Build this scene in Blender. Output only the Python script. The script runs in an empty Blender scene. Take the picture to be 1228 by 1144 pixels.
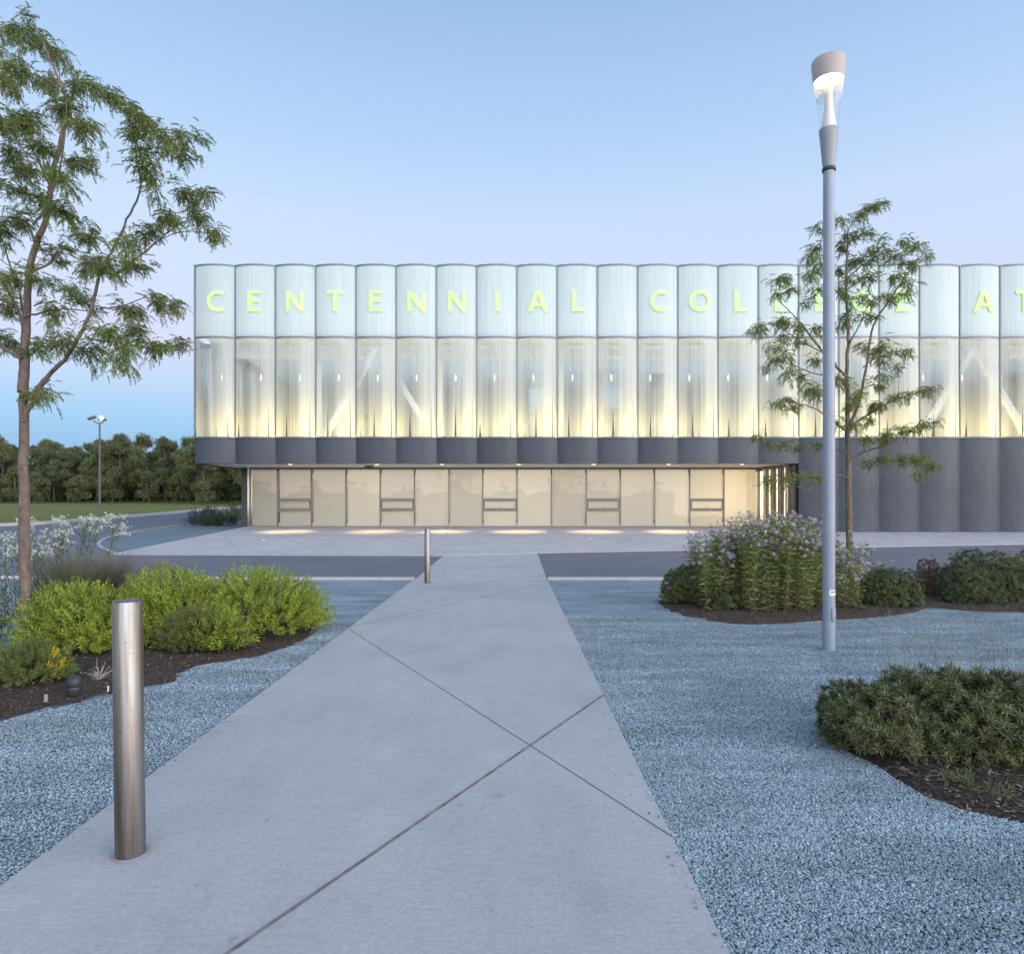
import bpy, bmesh, math, random
import numpy as np
from mathutils import Vector, Matrix

random.seed(7)
rng = np.random.default_rng(11)
LAMP_FLOOR, LAMP_CEIL, LAMP_PLEN, LAMP_ROOM, LAMP_DOOR, LAMP_SPOT, LAMP_STREET = 980., 4600., 400., 1450., 200., 950., 5.
WG = 4.5; SUN_E = .95; EXPO = 0.0
SUN_EL = math.radians(3); SUN_ELL = math.radians(14); SUN_AZ = math.radians(128)
S = bpy.context.scene
COL = S.collection
R = math.radians
FPX, CX, HY, EYE = 818.7, 614.0, 608.0, 1.5      # lens, from the photograph

# ------------------------------------------------------------------ ground shape
def zf(y):
    if y < 21.5: return 0.0
    if y < 34.0: return 0.04 * (y - 21.5)
    if y < 110.: return 0.5 + 0.03 * (y - 34.0)
    return 2.78
BREAKS = (21.5, 34.0, 110.0)

def gp(px, py):
    """where the sight line of a photo pixel meets the ground"""
    k = (py - HY) / FPX
    lo, hi = 0.5, 400.0
    for _ in range(60):
        m = (lo + hi) / 2
        if EYE - zf(m) > k * m: lo = m
        else: hi = m
    return ((px - CX) / FPX * lo, lo)

def at(px, py, y):
    return Vector(((px - CX) / FPX * y, y, EYE + (HY - py) / FPX * y))

def lin(c):
    out = []
    for v in c[:3]:
        v = v / 255.0
        out.append(v / 12.92 if v <= 0.04045 else ((v + 0.055) / 1.055) ** 2.4)
    return tuple(out) + (1.0,)

# ------------------------------------------------------------------ mesh builder
class MB:
    def __init__(self): self.v = []; self.f = []; self.sm = []
    def add(self, vs, fs, smooth=False):
        o = len(self.v); self.v += [tuple(p) for p in vs]
        self.f += [tuple(i + o for i in f) for f in fs]; self.sm += [smooth] * len(fs)
        return self
    def box(self, x0, x1, y0, y1, z0, z1):
        return self.add([(x0,y0,z0),(x1,y0,z0),(x1,y1,z0),(x0,y1,z0),(x0,y0,z1),(x1,y0,z1),(x1,y1,z1),(x0,y1,z1)],
            [(0,3,2,1),(4,5,6,7),(0,1,5,4),(1,2,6,5),(2,3,7,6),(3,0,4,7)])
    def bar(self, a, b, w, t, up=(0,0,1)):
        a = Vector(a); b = Vector(b); d = (b - a).normalized()
        s = d.cross(Vector(up))
        if s.length < 1e-4: s = d.cross(Vector((1,0,0)))
        s.normalize(); u = s.cross(d)
        vs = []
        for p in (a, b):
            for i, j in ((-1,-1),(1,-1),(1,1),(-1,1)): vs.append(p + s * (i*w/2) + u * (j*t/2))
        return self.add(vs, [(0,3,2,1),(4,5,6,7),(0,1,5,4),(1,2,6,5),(2,3,7,6),(3,0,4,7)])
    def lathe(self, prof, c=(0,0,0), n=32, cap0=True, cap1=True, smooth=True):
        cx, cy, cz = c; vs = []; fs = []
        for r, z in prof:
            for k in range(n):
                a = 2*math.pi*k/n; vs.append((cx + r*math.cos(a), cy + r*math.sin(a), cz + z))
        for i in range(len(prof)-1):
            for k in range(n):
                fs.append((i*n+k, i*n+(k+1)%n, (i+1)*n+(k+1)%n, (i+1)*n+k))
        self.add(vs, fs, smooth)
        if cap0: self.add([vs[k] for k in range(n)][::-1], [tuple(range(n))])
        if cap1: self.add([vs[(len(prof)-1)*n+k] for k in range(n)], [tuple(range(n))])
        return self
    def tube(self, pts, rad, n=7, smooth=True, cap=True):
        pts = [Vector(p) for p in pts]; m = len(pts); vs = []; fs = []
        ref = Vector((0.31, 0.17, 0.93))
        for i, p in enumerate(pts):
            d = (pts[min(i+1, m-1)] - pts[max(i-1, 0)])
            d = d.normalized() if d.length > 1e-9 else Vector((0,0,1))
            s = d.cross(ref)
            if s.length < 0.05: s = d.cross(Vector((1,0,0)))
            s.normalize(); u = d.cross(s)
            r = rad[i] if hasattr(rad, '__len__') else rad
            for k in range(n):
                a = 2*math.pi*k/n; vs.append(p + s*(r*math.cos(a)) + u*(r*math.sin(a)))
        for i in range(m-1):
            for k in range(n):
                fs.append((i*n+k, i*n+(k+1)%n, (i+1)*n+(k+1)%n, (i+1)*n+k))
        self.add(vs, fs, smooth)
        if cap:
            self.add(vs[:n][::-1], [tuple(range(n))]); self.add(vs[-n:], [tuple(range(n))])
        return self
    def build(self, name, mat, parent=None, bevel=0):
        off = root_loc(parent)
        me = bpy.data.meshes.new(name)
        me.from_pydata([(a-off[0], b-off[1], c-off[2]) for a, b, c in self.v], [], self.f)
        me.polygons.foreach_set('use_smooth', self.sm)
        me.update()
        if mat: me.materials.append(mat)
        o = bpy.data.objects.new(name, me); COL.objects.link(o)
        if parent: o.parent = parent
        if bevel:
            b = o.modifiers.new('bevel', 'BEVEL'); b.width = bevel; b.segments = 2; b.limit_method = 'ANGLE'
        return o

def root_loc(p):
    off = Vector((0,0,0))
    while p is not None:
        off += p.location; p = p.parent
    return off

def npmesh(name, V, F, mat, parent=None, smooth=False):
    off = np.array(root_loc(parent)); V = np.asarray(V, dtype=np.float32) - off.astype(np.float32)
    me = bpy.data.meshes.new(name); nv, nf, k = len(V), len(F), F.shape[1]
    me.vertices.add(nv); me.vertices.foreach_set('co', V.ravel().astype(np.float32))
    me.loops.add(nf*k); me.loops.foreach_set('vertex_index', F.ravel().astype(np.int32))
    me.polygons.add(nf); me.polygons.foreach_set('loop_start', np.arange(0, nf*k, k, dtype=np.int32))
    me.polygons.foreach_set('loop_total', np.full(nf, k, dtype=np.int32))
    me.polygons.foreach_set('use_smooth', np.full(nf, smooth))
    me.update(calc_edges=True); me.validate()
    me.materials.append(mat)
    o = bpy.data.objects.new(name, me); COL.objects.link(o)
    if parent: o.parent = parent
    return o

def thing(name, label, cat, loc=(0,0,0), group=None, kind=None):
    o = bpy.data.objects.new(name, None); COL.objects.link(o); o.location = loc; o.empty_display_size = .2
    return tag(o, label, cat, group, kind)
def tag(o, label=None, cat=None, group=None, kind=None):
    if label: o['label'] = label
    if cat: o['category'] = cat
    if group: o['group'] = group
    if kind: o['kind'] = kind
    return o
def copy_tree(o, parent=None):
    c = o.copy(); COL.objects.link(c)
    if parent is not None: c.parent = parent
    for ch in list(o.children): copy_tree(ch, c)
    return c

# ------------------------------------------------------------------ materials
class NT:
    def __init__(self, name):
        self.m = bpy.data.materials.new(name); self.m.use_nodes = True
        self.t = self.m.node_tree; self.t.nodes.clear()
        self.out = self.n('ShaderNodeOutputMaterial')
    def n(self, typ, **kw):
        x = self.t.nodes.new(typ)
        for k, v in kw.items(): setattr(x, k, v)
        return x
    def l(self, a, b): self.t.links.new(a, b)
    def val(self, sock, v):
        if hasattr(v, 'is_output'): self.l(v, sock)
        else: sock.default_value = v
    def coord(self, scale=(1,1,1), kind='Object', rot=(0,0,0)):
        c = self.n('ShaderNodeTexCoord'); mp = self.n('ShaderNodeMapping'); mp.inputs['Scale'].default_value = scale
        mp.inputs['Rotation'].default_value = rot
        self.l(c.outputs[kind], mp.inputs[0]); return mp.outputs[0]
    def noise(self, vec, scale, detail=4, rough=.55):
        x = self.n('ShaderNodeTexNoise'); x.inputs['Scale'].default_value = scale
        x.inputs['Detail'].default_value = detail; x.inputs['Roughness'].default_value = rough
        if vec is not None: self.l(vec, x.inputs['Vector'])
        return x.outputs['Fac']
    def voronoi(self, vec, scale, feature='F1', out='Distance', rand=1.0):
        x = self.n('ShaderNodeTexVoronoi'); x.feature = feature; x.inputs['Scale'].default_value = scale
        x.inputs['Randomness'].default_value = rand
        if vec is not None: self.l(vec, x.inputs['Vector'])
        return x.outputs[out]
    def ramp(self, fac, stops, interp='LINEAR'):
        x = self.n('ShaderNodeValToRGB'); x.color_ramp.interpolation = interp
        e = x.color_ramp.elements
        while len(e) < len(stops): e.new(.5)
        for i, (p, c) in enumerate(stops):
            e[i].position = p
            e[i].color = c if hasattr(c, '__len__') else (c, c, c, 1)
        self.l(fac, x.inputs[0]); return x.outputs[0]
    def mix(self, fac, a, b, mode='MIX'):
        x = self.n('ShaderNodeMix'); x.data_type = 'RGBA'; x.blend_type = mode
        self.val(x.inputs[0], fac); self.val(x.inputs[6], a); self.val(x.inputs[7], b); return x.outputs[2]
    def math(self, op, a, b=0.0, clamp=False):
        x = self.n('ShaderNodeMath'); x.operation = op; x.use_clamp = clamp
        self.val(x.inputs[0], a); self.val(x.inputs[1], b); return x.outputs[0]
    def bump(self, h, strength=.5, dist=.01, normal=None):
        x = self.n('ShaderNodeBump'); x.inputs['Strength'].default_value = strength; x.inputs['Distance'].default_value = dist
        self.l(h, x.inputs['Height'])
        if normal is not None: self.l(normal, x.inputs['Normal'])
        return x.outputs[0]
    def principled(self, color, rough=.6, metallic=0., normal=None, spec=.5):
        p = self.n('ShaderNodeBsdfPrincipled')
        self.val(p.inputs['Base Color'], color); self.val(p.inputs['Roughness'], rough)
        self.val(p.inputs['Metallic'], metallic); p.inputs['Specular IOR Level'].default_value = spec
        if normal is not None: self.l(normal, p.inputs['Normal'])
        return p
    def done(self, shader):
        self.l(shader if hasattr(shader, 'is_output') else shader.outputs[0], self.out.inputs[0]); return self.m
    def mixs(self, fac, a, b):
        x = self.n('ShaderNodeMixShader'); self.val(x.inputs[0], fac)
        self.l(a if hasattr(a, 'is_output') else a.outputs[0], x.inputs[1])
        self.l(b if hasattr(b, 'is_output') else b.outputs[0], x.inputs[2]); return x.outputs[0]

def C(r, g, b): return (r, g, b, 1.0)

def plain(name, c1, c2=None, scale=6, rough=.6, metallic=0., bump=0., bscale=40, stretch=(1,1,1), spec=.5):
    t = NT(name); v = t.coord(stretch)
    c2 = c2 or tuple(x*.8 for x in c1[:3]) + (1,)
    col = t.mix(t.ramp(t.noise(v, scale), [(.3, 0.), (.7, 1.)]), c1, c2)
    nrm = t.bump(t.noise(v, bscale, 3), bump, .01) if bump else None
    return t.done(t.principled(col, rough, metallic, nrm, spec))

def leafmat(name, stops, transl=.3, rough=.55, big=0):
    """foliage: every leaf or sprig has a tint of its own, with larger patches on top"""
    t = NT(name); g = t.n('ShaderNodeNewGeometry')
    n = len(stops)
    col = t.ramp(g.outputs['Random Per Island'], [(i/(n-1) if n > 1 else 0, c) for i, c in enumerate(stops)])
    if big:
        f = t.ramp(t.noise(t.coord(), big, 2), [(.35, .72), (.65, 1.2)])
        col = t.mix(1.0, col, f, 'MULTIPLY')
    p = t.principled(col, rough, 0, None, .3)
    tr = t.n('ShaderNodeBsdfTranslucent'); t.l(col, tr.inputs[0])
    return t.done(t.mixs(transl, p, tr))

def emit(name, c, s):
    t = NT(name); e = t.n('ShaderNodeEmission'); e.inputs[0].default_value = c; e.inputs[1].default_value = s
    return t.done(e)

# ------------------------------------------------------------------ drape a plan polygon over the ground
def resample(pts, step, closed=True, smooth=True):
    P = [Vector((p[0], p[1])) for p in pts]; n = len(P); out = []
    rngi = range(n) if closed else range(n-1)
    for i in rngi:
        a, b = P[i], P[(i+1) % n]
        p0 = P[i-1] if (closed or i > 0) else a
        p3 = P[(i+2) % n] if (closed or i+2 < n) else b
        k = max(1, int((b-a).length/step))
        for j in range(k):
            u = j/k
            if smooth:
                q = .5*((2*a) + (b-p0)*u + (2*p0-5*a+4*b-p3)*u*u + (-p0+3*a-3*b+p3)*u**3)
            else: q = a + (b-a)*u
            out.append((q.x, q.y))
    if not closed: out.append((P[-1].x, P[-1].y))
    return out

def sheet(name, pts, off, mat, thick=0.0, parent=None, kind=None):
    """a flat polygon (plan points) cut at the breaks of slope and laid on the ground"""
    bm = bmesh.new()
    f = bm.faces.new([bm.verts.new((x, y, 0)) for x, y in pts])
    bmesh.ops.recalc_face_normals(bm, faces=bm.faces)
    if bm.faces[:][0].normal.z < 0: bmesh.ops.reverse_faces(bm, faces=bm.faces)
    for b in BREAKS:
        bmesh.ops.bisect_plane(bm, geom=bm.verts[:]+bm.edges[:]+bm.faces[:], plane_co=(0,b,0), plane_no=(0,1,0))
    bmesh.ops.triangulate(bm, faces=bm.faces[:])
    for v in bm.verts: v.co.z = zf(v.co.y) + off
    if thick:
        edges = [e for e in bm.edges if e.is_boundary]
        r = bmesh.ops.extrude_edge_only(bm, edges=edges)
        for v in [g for g in r['geom'] if isinstance(g, bmesh.types.BMVert)]: v.co.z -= thick
    me = bpy.data.meshes.new(name); bm.to_mesh(me); bm.free()
    me.materials.append(mat)
    o = bpy.data.objects.new(name, me); COL.objects.link(o)
    if parent: o.parent = parent
    if kind: o['kind'] = kind
    return o

def ribbon(pts, w, off, h, mb=None):
    """a kerb or joint: a low bar following plan points on the ground"""
    mb = mb or MB(); n = len(pts); vs = []; fs = []
    for i, (x, y) in enumerate(pts):
        a = Vector(pts[max(i-1,0)]); b = Vector(pts[min(i+1,n-1)]); d = (b-a).normalized(); s = Vector((-d.y, d.x))*(w/2)
        for sx, zz in ((1,off-.05),(1,off+h),(-1,off+h),(-1,off-.05)):
            X, Y = x+s.x*sx, y+s.y*sx; vs.append((X, Y, zf(Y)+zz))
    for i in range(n-1):
        for k in range(3): fs.append((i*4+k, (i+1)*4+k, (i+1)*4+k+1, i*4+k+1))
    fs.append((0,1,2,3)); fs.append(tuple((n-1)*4+k for k in (3,2,1,0)))
    return mb.add(vs, fs)

def inpoly(px, py, poly):
    x = np.asarray(px); y = np.asarray(py); ins = np.zeros(x.shape, bool); n = len(poly); j = n-1
    for i in range(n):
        xi, yi = poly[i]; xj, yj = poly[j]
        c = ((yi > y) != (yj > y)) & (x < (xj-xi)*(y-yi)/(yj-yi+1e-12)+xi)
        ins ^= c; j = i
    return ins
# ================================================================== materials of the setting
def m_concrete(name, c1, c2, broom=True):
    t = NT(name); v = t.coord()
    big = t.ramp(t.noise(v, .55, 5, .6), [(.3, 0.), (.7, 1.)])
    col = t.mix(big, c1, c2)
    smudge = t.ramp(t.noise(t.coord((1.4, .6, 1)), 1.9, 6, .7), [(.38, .93), (.55, 1.), (.72, 1.03)])
    col = t.mix(1.0, col, smudge, 'MULTIPLY')
    fine = t.ramp(t.noise(v, 60, 3), [(.25, .86), (.75, 1.1)])
    col = t.mix(1.0, col, fine, 'MULTIPLY')
    st = t.noise(t.coord((1.5, 90, 1)), 3.0, 3)
    col = t.mix(.5, col, t.mix(1.0, col, t.ramp(st, [(.3, .8), (.7, 1.15)]), 'MULTIPLY'))
    spots = t.ramp(t.noise(v, 9, 2), [(.70, 1.), (.78, .78)])
    pits = t.ramp(t.voronoi(v, 7), [(.018, .45), (.04, 1.)])
    col = t.mix(1.0, t.mix(1.0, col, spots, 'MULTIPLY'), pits, 'MULTIPLY')
    h = t.math('ADD', st, t.math('MULTIPLY', t.noise(v, 120, 2), .6)) if broom else t.noise(v, 120, 2)
    return t.done(t.principled(col, .8, 0, t.bump(h, .35, .004), .3))

M_path = m_concrete('path_concrete', C(.41,.39,.37), C(.335,.325,.32))
M_plaza = m_concrete('plaza_concrete', C(.43,.40,.40), C(.36,.345,.35))
M_kerb = plain('kerb_concrete', C(.50,.48,.46), C(.38,.37,.36), 3, .8, bump=.2)

M_kerb2 = plain('worn_kerb', C(.34,.34,.34), C(.26,.265,.27), 3, .8, bump=.2)
def m_asphalt(name, c1, c2):
    t = NT(name); v = t.coord()
    col = t.mix(t.ramp(t.noise(v, .35, 5, .65), [(.3, 0.), (.7, 1.)]), c1, c2)
    col = t.mix(1.0, col, t.ramp(t.voronoi(v, 70, out='Color'), [(.1, .75), (.9, 1.25)]), 'MULTIPLY')
    streak = t.ramp(t.noise(t.coord((.12, 2.2, 1)), 2.2, 3), [(.35, .88), (.65, 1.08)])
    col = t.mix(1.0, col, streak, 'MULTIPLY')
    return t.done(t.principled(col, .75, 0, t.bump(t.noise(v, 90, 2), .5, .006), .35))
M_road = m_asphalt('road_asphalt', C(.135,.135,.155), C(.105,.107,.125))
M_island = m_asphalt('island_gravel', C(.13,.17,.19), C(.10,.135,.155))

def m_gravel(name):
    t = NT(name); v = t.coord()
    vo = t.n('ShaderNodeTexVoronoi'); vo.inputs['Scale'].default_value = 95; t.l(v, vo.inputs['Vector'])
    sep = t.n('ShaderNodeSeparateColor'); t.l(vo.outputs['Color'], sep.inputs[0])
    cell = t.ramp(sep.outputs[0], [(0., C(.138,.18,.20)), (.35, C(.222,.283,.308)), (.7, C(.28,.348,.376)), (.95, C(.365,.438,.465)), (1., C(.55,.60,.65))])
    gap = t.ramp(vo.outputs['Distance'], [(.25, 1.), (.75, .5)])
    col = t.mix(1.0, cell, gap, 'MULTIPLY')
    rake = t.ramp(t.noise(t.coord((.5, 1.6, 1)), 1.7, 4, .6), [(.32, .68), (.66, 1.22)])
    col = t.mix(1.0, col, rake, 'MULTIPLY')
    nrm = t.bump(vo.outputs['Distance'], -1.0, .012)
    return t.done(t.principled(col, .75, 0, nrm, .3))
M_gravel = m_gravel('slate_gravel')

t = NT('slate_stone'); oi = t.n('ShaderNodeObjectInfo')
c = t.ramp(oi.outputs['Random'], [(0., C(.09,.122,.138)), (.2, C(.188,.237,.260)), (.6, C(.25,.312,.338)), (.9, C(.33,.40,.42)), (.985, C(.38,.43,.46)), (1., C(.55,.55,.54))])
nv = t.coord(); geo = t.n('ShaderNodeNewGeometry')
mp = t.n('ShaderNodeMapping'); mp.inputs['Scale'].default_value = (.5, 1.6, 1); t.l(geo.outputs['Position'], mp.inputs[0])
c = t.mix(1.0, c, t.ramp(t.noise(mp.outputs[0], 1.7, 4, .6), [(.32, .72), (.66, 1.18)]), 'MULTIPLY')
M_stone = t.done(t.principled(c, .6, 0, None, .4))

t = NT('mulch_soil'); v = t.coord()
c = t.ramp(t.noise(v, 38, 6, .7), [(.3, C(.035,.025,.020)), (.55, C(.10,.072,.055)), (.75, C(.18,.135,.105))])
M_mulch = t.done(t.principled(c, .95, 0, t.bump(t.noise(v, 55, 6, .7), 1., .03), .1))
t = NT('mulch_chip'); g = t.n('ShaderNodeNewGeometry')
c = t.ramp(g.outputs['Random Per Island'], [(0., C(.04,.028,.022)), (.5, C(.105,.074,.056)), (.85, C(.17,.125,.095)), (.97, C(.26,.21,.165)), (1., C(.45,.40,.33))])
M_chip = t.done(t.principled(c, .9, 0, None, .15))

t = NT('lawn_grass'); v = t.coord()
c = t.ramp(t.noise(t.coord((1, .35, 1)), .35, 6, .65), [(.3, C(.16,.145,.05)), (.52, C(.17,.185,.055)), (.72, C(.22,.205,.085))])
c = t.mix(1.0, c, t.ramp(t.noise(v, 14, 3), [(.3, .7), (.7, 1.25)]), 'MULTIPLY')
M_lawn = t.done(t.principled(c, .9, 0, t.bump(t.noise(v, 22, 4), 1., .06), .1))

# ================================================================== ground sheets
# lawn is the one sheet that reaches the horizon
lv = []; ys = [-60, 0, 21.5, 34, 110, 400, 1500]; xs = [-1500, -200, -60, 0, 60, 200, 1500]
for y in ys:
    for x in xs: lv.append((x, y, zf(y) - .03))
fs = [(j*7+i, j*7+i+1, (j+1)*7+i+1, (j+1)*7+i) for j in range(6) for i in range(6)]
tag(MB().add(lv, fs).build('lawn', M_lawn), kind='structure')

YK = 14.1                      # kerb between the gravel garden and the road
PXL, PXR = -2.0, .72           # path edges
# road: front road plus the driveway that runs back along the lawn
road = [(-80, YK), (60, YK), (60, 31.2), (18.6, 24.85), (.83, 21.9), (-12.5, 21.4), (-13.2, 33.9), (-13.4, 62), (-25.5, 66), (-25.2, 36.5), (-26.5, 34), (-30, 32.9), (-80, 32.6)]
tag(sheet('road', road, .0, M_road), kind='structure')
isl = resample([(-12.72, 22.4), (-14.9, 24.7), (-16.6, 28.2), (-17.1, 32), (-17.3, 38), (-17.3, 60), (-13.5, 60), (-13.45, 34)], 2, True, False)
tag(sheet('gravel_island', isl, .008, M_island), kind='structure')
plaza = [(-12.6, 21.35), (-2.1, 20.9), (.83, 21.9), (18.6, 24.85), (60, 31.2), (60, 31.5), (29.0, 36), (29, 41), (-13.3, 41), (-13.25, 33.9)]
tag(sheet('plaza_paving', plaza, .03, M_plaza, .08), kind='structure')
# gravel garden either side of the path
tag(sheet('gravel_bed', [(-60, -12), (PXL, -12), (PXL, YK), (-60, YK)], .0, M_gravel), kind='structure')
tag(sheet('gravel_bed', [(PXR, -12), (60, -12), (60, YK), (PXR, YK)], .0, M_gravel), kind='structure')
tag(sheet('path', [(PXL, -12), (PXR, -12), (PXR, YK-.08), (PXL, YK-.08)], .022, M_path, .06), kind='structure')
tag(sheet('crossing', [(PXL, YK+.09), (PXR, YK+.09), (.82, 21.86), (-2.1, 20.88)], .012, M_path), kind='structure')

k = ribbon([(-60, YK+.9), (-12, YK+.35), (-7, YK+.05), (PXL-.02, YK)], .15, 0, .05)
tag(k.build('kerb', M_kerb), kind='structure')
tag(ribbon([(PXL, YK), (PXR, YK)], .15, 0, .018).build('kerb', M_kerb), kind='structure')
tag(ribbon([(PXR+.02, YK), (60, YK)], .15, 0, .05).build('kerb', M_kerb), kind='structure')
lk = resample([(-80, 32.6), (-30, 32.9), (-26.5, 34), (-25.2, 36.5), (-25.3, 50), (-25.5, 66), (-13, 68)], 2, False)
tag(ribbon(lk, .55, 0, .14).build('kerb', M_kerb), kind='structure')
ik = resample([(-12.75, 21.9), (-14.9, 24.6), (-16.6, 28.2), (-17.1, 32), (-17.3, 38), (-17.3, 60)], 1.0, False)
tag(ribbon(ik, .12, 0, .035).build('kerb', M_kerb2), kind='structure')
M_yel = plain('road_paint', C(.45,.36,.17), C(.22,.19,.12), 5, .8)
x0, y0 = gp(1185, 652); x1, y1 = gp(1300, 662)
mk = sheet('road_marking', [(x0, y0-.09), (x1, y1-.09), (x1, y1+.09), (x0, y0+.09)], .006, M_yel, kind='structure')

# joints in the path: a wide one filled with a timber strip, a thin saw cut
M_joint = plain('joint_filler', C(.085,.07,.06), C(.22,.19,.16), 14, .9, stretch=(1, 1, 1))
M_cut = plain('saw_cut', C(.07,.075,.085), C(.11,.11,.12), 8, .9)
def joint(a, b, w, h=.002, m=None):
    o = ribbon([a, b], w, .022, h).build('path_joint', m or M_cut); tag(o, kind='structure')
a = gp(283, 1144); b = gp(722, 838); d = ((b[0]-a[0]), (b[1]-a[1]))
xL = PXL; joint((xL, a[1] - (a[0]-xL)*d[1]/d[0]), (PXR, a[1] + (PXR-a[0])*d[1]/d[0]), .017, .0025, M_joint)
a = gp(418, 756); b = gp(800, 1005); joint(a, (PXR, a[1] + (PXR-a[0])*(b[1]-a[1])/(b[0]-a[0])), .006)
a = (PXL, 8.4); joint(a, (PXR, 8.4+5.08), .004)
def pjoint(a, b, w=.03):
    o = ribbon([gp(*a), gp(*b)], w, .03, .003).build('paving_joint', M_cut2); tag(o, kind='structure')
M_cut2 = plain('paving_cut', C(.26,.24,.24), C(.30,.28,.28), 8, .9)
for a, b in (((263,638),(288,664)), ((405,664),(470,642)), ((463,645),(500,655)), ((560,655),(640,643)), ((700,641),(780,659)), ((1075,641),(1086,654)), ((330,641),(385,664)), ((590,644),(500,664)), ((900,640),(840,657))):
    pjoint(a, b)

# planting beds: low mounds of dark mulch in the gravel
def bed(name, pix, hgt):
    P = resample([gp(*p) for p in pix], .12)
    n = len(P); cx = sum(p[0] for p in P)/n; cy = sum(p[1] for p in P)/n
    vs = []; fs = []; rings = 14
    for r in range(rings):
        s = 1 - r/rings
        for i, (x, y) in enumerate(P):
            X, Y = cx+(x-cx)*s, cy+(y-cy)*s
            if r == 0:
                jx = .018*math.sin(i*2.1)+.012*math.sin(i*5.3); X += jx; Y += jx*.6
            z = .004 + hgt*(1-s**6)*.6 + hgt*.4*(1-s*s) + (.016*random.uniform(-1,1) if r else -.012)
            vs.append((X, Y, z))
    for r in range(rings-1):
        for i in range(n): fs.append((r*n+i, r*n+(i+1)%n, (r+1)*n+(i+1)%n, (r+1)*n+i))
    vs.append((cx, cy, hgt)); q = len(vs)-1
    for i in range(n): fs.append(((rings-1)*n+i, (rings-1)*n+(i+1)%n, q))
    mb = MB(); mb.add(vs, fs, True)
    tag(mb.build(name, M_mulch), kind='structure')
    return P
BED1 = bed('mulch_bed', [(-110,890),(0,866),(60,852),(120,838),(170,828),(205,820),(235,800),(300,790),(345,778),(375,762),(386,746),(375,735),(330,720),(200,708),(100,708),(40,722),(42,750),(55,772),(25,788),(-30,800),(-130,830)], .07)
BED2 = bed('mulch_bed', [(785,722),(800,734),(830,742),(880,749),(930,749),(985,745),(1050,741),(1095,735),(1115,729),(1160,733),(1228,735),(1330,738),(1340,702),(1228,697),(1100,699),(1000,702),(860,705),(800,712)], .06)
BED3 = bed('mulch_bed', [(992,872),(1006,897),(1050,919),(1075,936),(1110,957),(1160,974),(1228,989),(1360,1020),(1400,930),(1330,880),(1228,858),(1100,846),(1020,850)], .06)
BEDS = (BED1, BED2, BED3)

def inbeds(x, y):
    r = np.zeros(len(x), bool)
    for b in BEDS: r |= inpoly(x, y, b)
    return r

# loose stones over the near gravel
def stones():
    pts = []
    def fill(n, x0, x1, y0, y1, z=.004):
        x = rng.uniform(x0, x1, n); y = rng.uniform(y0, y1, n)
        ok = ~inbeds(x, y); ok &= ((x < PXL-.005) | (x > PXR+.005)); ok &= (np.abs(x)/y < .80)
        return np.stack([x[ok], y[ok], np.full(ok.sum(), z)], 1)
    A = [fill(130000, PXR, 3.4, 2.0, 4.2), fill(110000, PXR, 5.4, 4.2, 6.6), fill(60000, PXR, 7.4, 6.6, 9.5),
         fill(56000, -4.4, PXL, 2.3, 5.0), fill(80000, -6.0, PXL, 5.0, 8.5)]
    xs = np.concatenate([PXR-np.abs(rng.normal(0,.05,90)), PXL+np.abs(rng.normal(0,.04,70))]); A.append(np.stack([xs, rng.uniform(2.2, 8, 160), np.full(160, .025)], 1))
    P = np.concatenate(A); P[:, 2] += rng.uniform(-.002, .006, len(P))
    me = bpy.data.meshes.new('gravel_stones'); me.vertices.add(len(P)); me.vertices.foreach_set('co', P.ravel().astype(np.float32)); me.update()
    o = bpy.data.objects.new('gravel_stones', me); COL.objects.link(o)
    # a few chipped stones, shapes only, kept as data inside the node group's own primitives
    ng = bpy.data.node_groups.new('scatter_stones', 'GeometryNodeTree')
    ng.interface.new_socket('Geometry', in_out='INPUT', socket_type='NodeSocketGeometry')
    ng.interface.new_socket('Geometry', in_out='OUTPUT', socket_type='NodeSocketGeometry')
    N = ng.nodes; L = ng.links
    gi = N.new('NodeGroupInput'); go = N.new('NodeGroupOutput')
    ico = N.new('GeometryNodeMeshIcoSphere'); ico.inputs['Radius'].default_value = 1.; ico.inputs['Subdivisions'].default_value = 1
    nz = N.new('ShaderNodeTexNoise'); nz.noise_dimensions = '3D'; nz.inputs['Scale'].default_value = 1.3
    sp = N.new('GeometryNodeSetPosition')
    vm = N.new('ShaderNodeVectorMath'); vm.operation = 'MULTIPLY_ADD'; vm.inputs[1].default_value = (.9,.9,.9); vm.inputs[2].default_value = (-.45,-.45,-.45)
    L.new(nz.outputs['Color'], vm.inputs[0]); L.new(ico.outputs[0], sp.inputs[0]); L.new(vm.outputs[0], sp.inputs['Offset'])
    sm = N.new('GeometryNodeSetMaterial'); sm.inputs['Material'].default_value = M_stone; L.new(sp.outputs[0], sm.inputs[0])
    ip = N.new('GeometryNodeInstanceOnPoints')
    L.new(gi.outputs[0], ip.inputs['Points']); L.new(sm.outputs[0], ip.inputs['Instance'])
    rr = N.new('FunctionNodeRandomValue'); rr.data_type = 'FLOAT_VECTOR'
    rr.inputs[0].default_value = (-.5,-.5,0); rr.inputs[1].default_value = (.5,.5,6.28)
    L.new(rr.outputs[0], ip.inputs['Rotation'])
    rs = N.new('FunctionNodeRandomValue'); rs.data_type = 'FLOAT_VECTOR'
    rs.inputs[0].default_value = (.0038,.0034,.0026); rs.inputs[1].default_value = (.0095,.0072,.0055); rs.inputs['Seed'].default_value = 5
    L.new(rs.outputs[0], ip.inputs['Scale'])
    L.new(ip.outputs[0], go.inputs[0])
    o.modifiers.new('scatter', 'NODES').node_group = ng
    me.materials.append(M_stone)
    tag(o, kind='stuff')
stones()

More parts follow.
